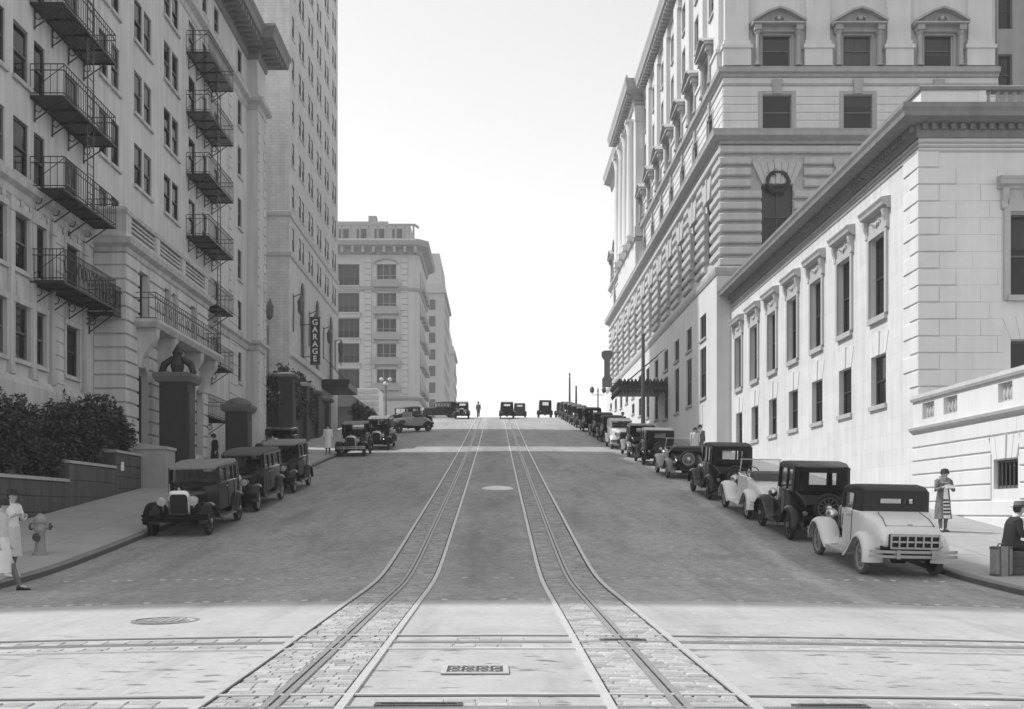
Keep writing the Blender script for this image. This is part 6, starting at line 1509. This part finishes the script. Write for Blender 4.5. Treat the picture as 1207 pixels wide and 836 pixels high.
            for k in range(5): obj('dress_stripe', MB().box((-.085-.004*k, pel.y+.16+.011*k, .86-k*.095), (.085+.004*k, pel.y+.185+.011*k, .90-k*.095)), 'suit_black', t)
            obj('fur_collar', MB().tube([(.07, ch.y+.12, ch.z-.02), (.10, ch.y+.07, ch.z+.11), (.06, ch.y-.05, ch.z+.16), (-.06, ch.y-.05, ch.z+.16), (-.10, ch.y+.07, ch.z+.11), (-.07, ch.y+.12, ch.z-.02)], .045, 8), 'cloth_grey', t, smooth=True)
        for q in (-1, 1): obj('sleeve', MB().tube([sh[q]+V(-q*.03, 0, .015), sh[q]+V(q*.02, 0, -.02), (sh[q]+el[q])/2, el[q], (el[q]*.3+wr_[q]*.7)], [.06, .072, .062, .056, .05], 10), coat or top, t, smooth=True)
    else:                                         # man's suit
        L_ = [(P_(neckz), .07, .07), (P_(pel+up(.50)), .18, .11), (P_(pel+up(.44)), .225, .14), (P_(ch, -.02), .215, .16), (P_(sp), .195, .15), (P_(pel), .20, .155), (P_(pel, -.14 if not sit else -.04), .21, .165)]
        obj('jacket', MB().loft(rings(L_, 18, .03), True, True), top, t, smooth=True, angle=60)
        for q in (-1, 1):
            obj('sleeve', MB().tube([sh[q]+V(-q*.03, 0, .015), sh[q]+V(q*.02, 0, -.02), (sh[q]+el[q])/2, el[q], (el[q]*.1+wr_[q]*.9)], [.065, .08, .068, .062, .052], 10), top, t, smooth=True)
            obj('trouser_leg', MB().tube([hip[q]+V(0, 0, .05), (hip[q]+kn[q])/2, kn[q], (kn[q]+an_[q])/2, an_[q]+V(0, 0, -.02)], [.11, .10, .085, .075, .075], 12), bottom, t, smooth=True)
        obj('shirt_collar', MB().lathe([(.062, 0), (.066, .04), (.06, .05)], 12, P_(nk, -.01)), 'cloth_white', t)
        obj('shirt_front', MB().prism([(-.05, 0), (.05, 0), (.015, -.16), (-.015, -.16)], ch.y+.13, ch.y+.165).shift((0, -.0, -(ch.z+.10))), 'cloth_white', t)
    if dress:
        for q in (-1, 1): obj('stocking', MB().tube([kn[q]+V(0, 0, -.02), (kn[q]+an_[q])/2+V(0, -.012, 0), an_[q]], [.062, .055, .042], 10), leg, t, smooth=True)
    for q in (-1, 1):
        a = an_[q]; mb = MB()
        mb.loft([[(a.x+q*.01+w_*math.cos(2*PI*j/10), a.y+yy, a.z-.085+zz*(.5+.5*math.sin(2*PI*j/10))) for j in range(10)] for yy, w_, zz in ((-.075, .02, .06), (-.06, .035, .085), (0, .04, .10), (.07, .044, .065), (.14, .042, .05), (.19, .02, .03))])
        obj('shoe', mb, shoe, t, smooth=True)
    hc = P_(hm, .0)
    if near:
        fc = MB()
        for q in (-1, 1): fc.lathe([(.001, -.008), (.012, 0), (.001, .008)], 6, (hm.x+q*.033, hm.y+.083, hm.z+.012), 'Y')
        fc.box((hm.x-.022, hm.y+.076, hm.z-.052), (hm.x+.022, hm.y+.086, hm.z-.046))
        obj('face_features', fc, 'hair_dark', t)
    obj('hair', MB().loft([[(hm.x+r_*math.cos(2*PI*j/14), hm.y-.018+r_*(1.05 if math.sin(2*PI*j/14) < 0 else .55)*math.sin(2*PI*j/14), hm.z+zz) for j in range(14)] for zz, r_ in ((-.06, .07), (-.02, .098), (.04, .103), (.09, .085), (.115, .03))]), 'hair_dark', t, smooth=True)
    hp = (hm.x, hm.y-.012, hm.z)
    if hat == 'cloche': obj('hat', MB().lathe([(.118, .0), (.125, -.012), (.115, .03), (.108, .08), (.08, .125), (.001, .145)], 16, hp), hatm, t, smooth=True)
    elif hat == 'wide': obj('hat', MB().lathe([(.21, .028), (.215, .035), (.12, .055), (.108, .06), (.103, .12), (.07, .155), (.001, .16)], 18, hp), hatm, t, smooth=True)
    elif hat == 'fedora':
        ho_ = obj('hat', MB().lathe([(.165, .05), (.168, .058), (.105, .055), (.10, .12), (.085, .165), (.03, .155), (.001, .15)], 18, hp), hatm, t, smooth=True)
        obj('hat_band', MB().lathe([(.107, .056), (.104, .085)], 18, hp), 'felt_dark', ho_)
    return t
V3 = Vector
fold = {q: (V3((q*.10, .06, -.26)), V3((-q*.02, .24, -.20))) for q in (-1, 1)}
read = {q: (V3((q*.09, .05, -.26)), V3((-q*.09, .24, -.17))) for q in (-1, 1)}
x, y = -9.07, 19.8
person('woman in white blouse, pale skirt and dark brimmed hat at the left kerb', x, y, zwalk(x, y), math.radians(-112), 'stand', True, 'cloth_white', 'cloth_pale', 'wide', shoe='shoe_white', leg='stocking', h=1.60, arms=fold, hem=.42)
x, y = -8.73, 18.66
person('person in pale coat stepping off the kerb at the left picture edge', x, y, zroad(x, y), math.radians(-90), 'walk', True, 'cloth_pale', 'cloth_white', 'cloche', hatm='felt_dark', leg='stocking', h=1.62, hem=.36, coat=None)
x, y = 11.5, 27.3
w3 = person('woman in long patterned coat and cloche hat reading beside the terrace wall', x, y, zwalk(x, y), math.radians(186), 'stand', True, hat='cloche', leg='stocking', h=1.60, arms=read, hem=.36, coat='cloth_check', lean=.06)
obj('paper', MB().box((-.13, .30, 1.20), (.13, .36, 1.203)).box((-.13, .36, 1.203), (.13, .40, 1.28)), 'paper', w3)
x, y = 9.84, 20.3
person('man in black suit and grey felt hat sitting at the right picture edge', x, y, zwalk(x, y), math.radians(-100), 'sit', None, 'suit_black', 'suit_black', 'fedora', 'felt_grey', h=1.76, lean=.16, arms={q: (V3((q*.07, .06, -.27)), V3((q*.0, .30, -.30))) for q in (-1, 1)})
bx_ = thing('wooden_box', 'low wooden box the seated man uses as a seat', 'box', (x-.02, y, zwalk(x, y)))
obj('crate', MB().box((-.22, -.22, 0), (.2, .22, .46)), 'pole_wood', bx_)
for k in range(3): obj('slat', MB().box((-.235, -.235, .03+k*.15), (.215, -.221, .15+k*.15)), 'pole_wood', bx_)
sx_, sy_ = 9.52, 20.0
sc_ = thing('suitcase', 'upright worn leather suitcase beside the seated man', 'suitcase', (sx_, sy_, zwalk(sx_, sy_))); sc_.rotation_euler = (0, 0, .3)
mat('suitcase_side', 0.20, 0.7, 0.25, 6)
obj('case', MB().loft([rrect(-.09, .36, 0, .56, .04, .03), rrect(.09, .36, 0, .56, .04, .03)]), 'suitcase_side', sc_, smooth=True, angle=35)
obj('handle', MB().tube([(-.08, 0, .56), (-.06, 0, .61), (.06, 0, .61), (.08, 0, .56)], .014, 6), 'leather', sc_)
obj('strap', MB().box((-.12, -.094, -.001), (-.08, .094, .565)), 'leather', sc_); obj('strap', MB().box((.08, -.094, -.001), (.12, .094, .565)), 'leather', sc_)
for q in (-1, 1): obj('corner_guard', MB().box((q*.184, -.095, .0), (q*.13, .095, .05)).box((q*.184, -.095, .51), (q*.13, .095, .562)), 'leather', sc_)
FARP = [('man in dark clothes walking in the roadway at the crest', -2.05, 121, 0, 'walk', None, 'suit_grey', 'suit_grey', zroad),
        ('person in white standing beside the bright-nosed car on the left pavement', -9.35, 58.9, PI, 'stand', True, 'cloth_white', 'cloth_white', zwalk),
        ('person in pale dress on the right pavement, nearer of a pair', 10.3, 55.0, PI, 'walk', True, 'cloth_pale', 'cloth_pale', zwalk),
        ('person in grey on the right pavement, farther of a pair', 10.75, 56.0, PI, 'walk', None, 'suit_grey', 'suit_grey', zwalk),
        ('person in dark suit on the right pavement near the hotel canopy', 9.35, 78.5, PI, 'stand', None, 'suit_black', 'suit_black', zwalk),
        ('person in black standing between the dark gate piers', -11.95, 45.0, PI*.7, 'stand', True, 'suit_black', 'suit_black', zwalk)]
for lb, x, y, rz, ps, dr, tp_, bt, zf in FARP:
    person(lb, x, y, zf(x, y), rz, ps, dr, tp_, bt, 'cloche' if dr else 'fedora', near=False, h=1.66 if dr else 1.74)

# ------------------------------------------------------------------ the hazy air
hz_ = bpy.data.materials.new('haze'); hz_.use_nodes = True; nt = hz_.node_tree; nt.nodes.clear()
pv = nt.nodes.new('ShaderNodeVolumePrincipled'); om = nt.nodes.new('ShaderNodeOutputMaterial')
pv.inputs['Color'].default_value = (.99, .99, .99, 1); pv.inputs['Density'].default_value = 0.0006; pv.inputs['Anisotropy'].default_value = 0.2
nt.links.new(pv.outputs[0], om.inputs['Volume'])
hb = MB().box((-150, -80, -8), (150, 440, 68))
tag(obj('haze', hb, hz_), 'thin pale haze filling the street', None, None, 'stuff')
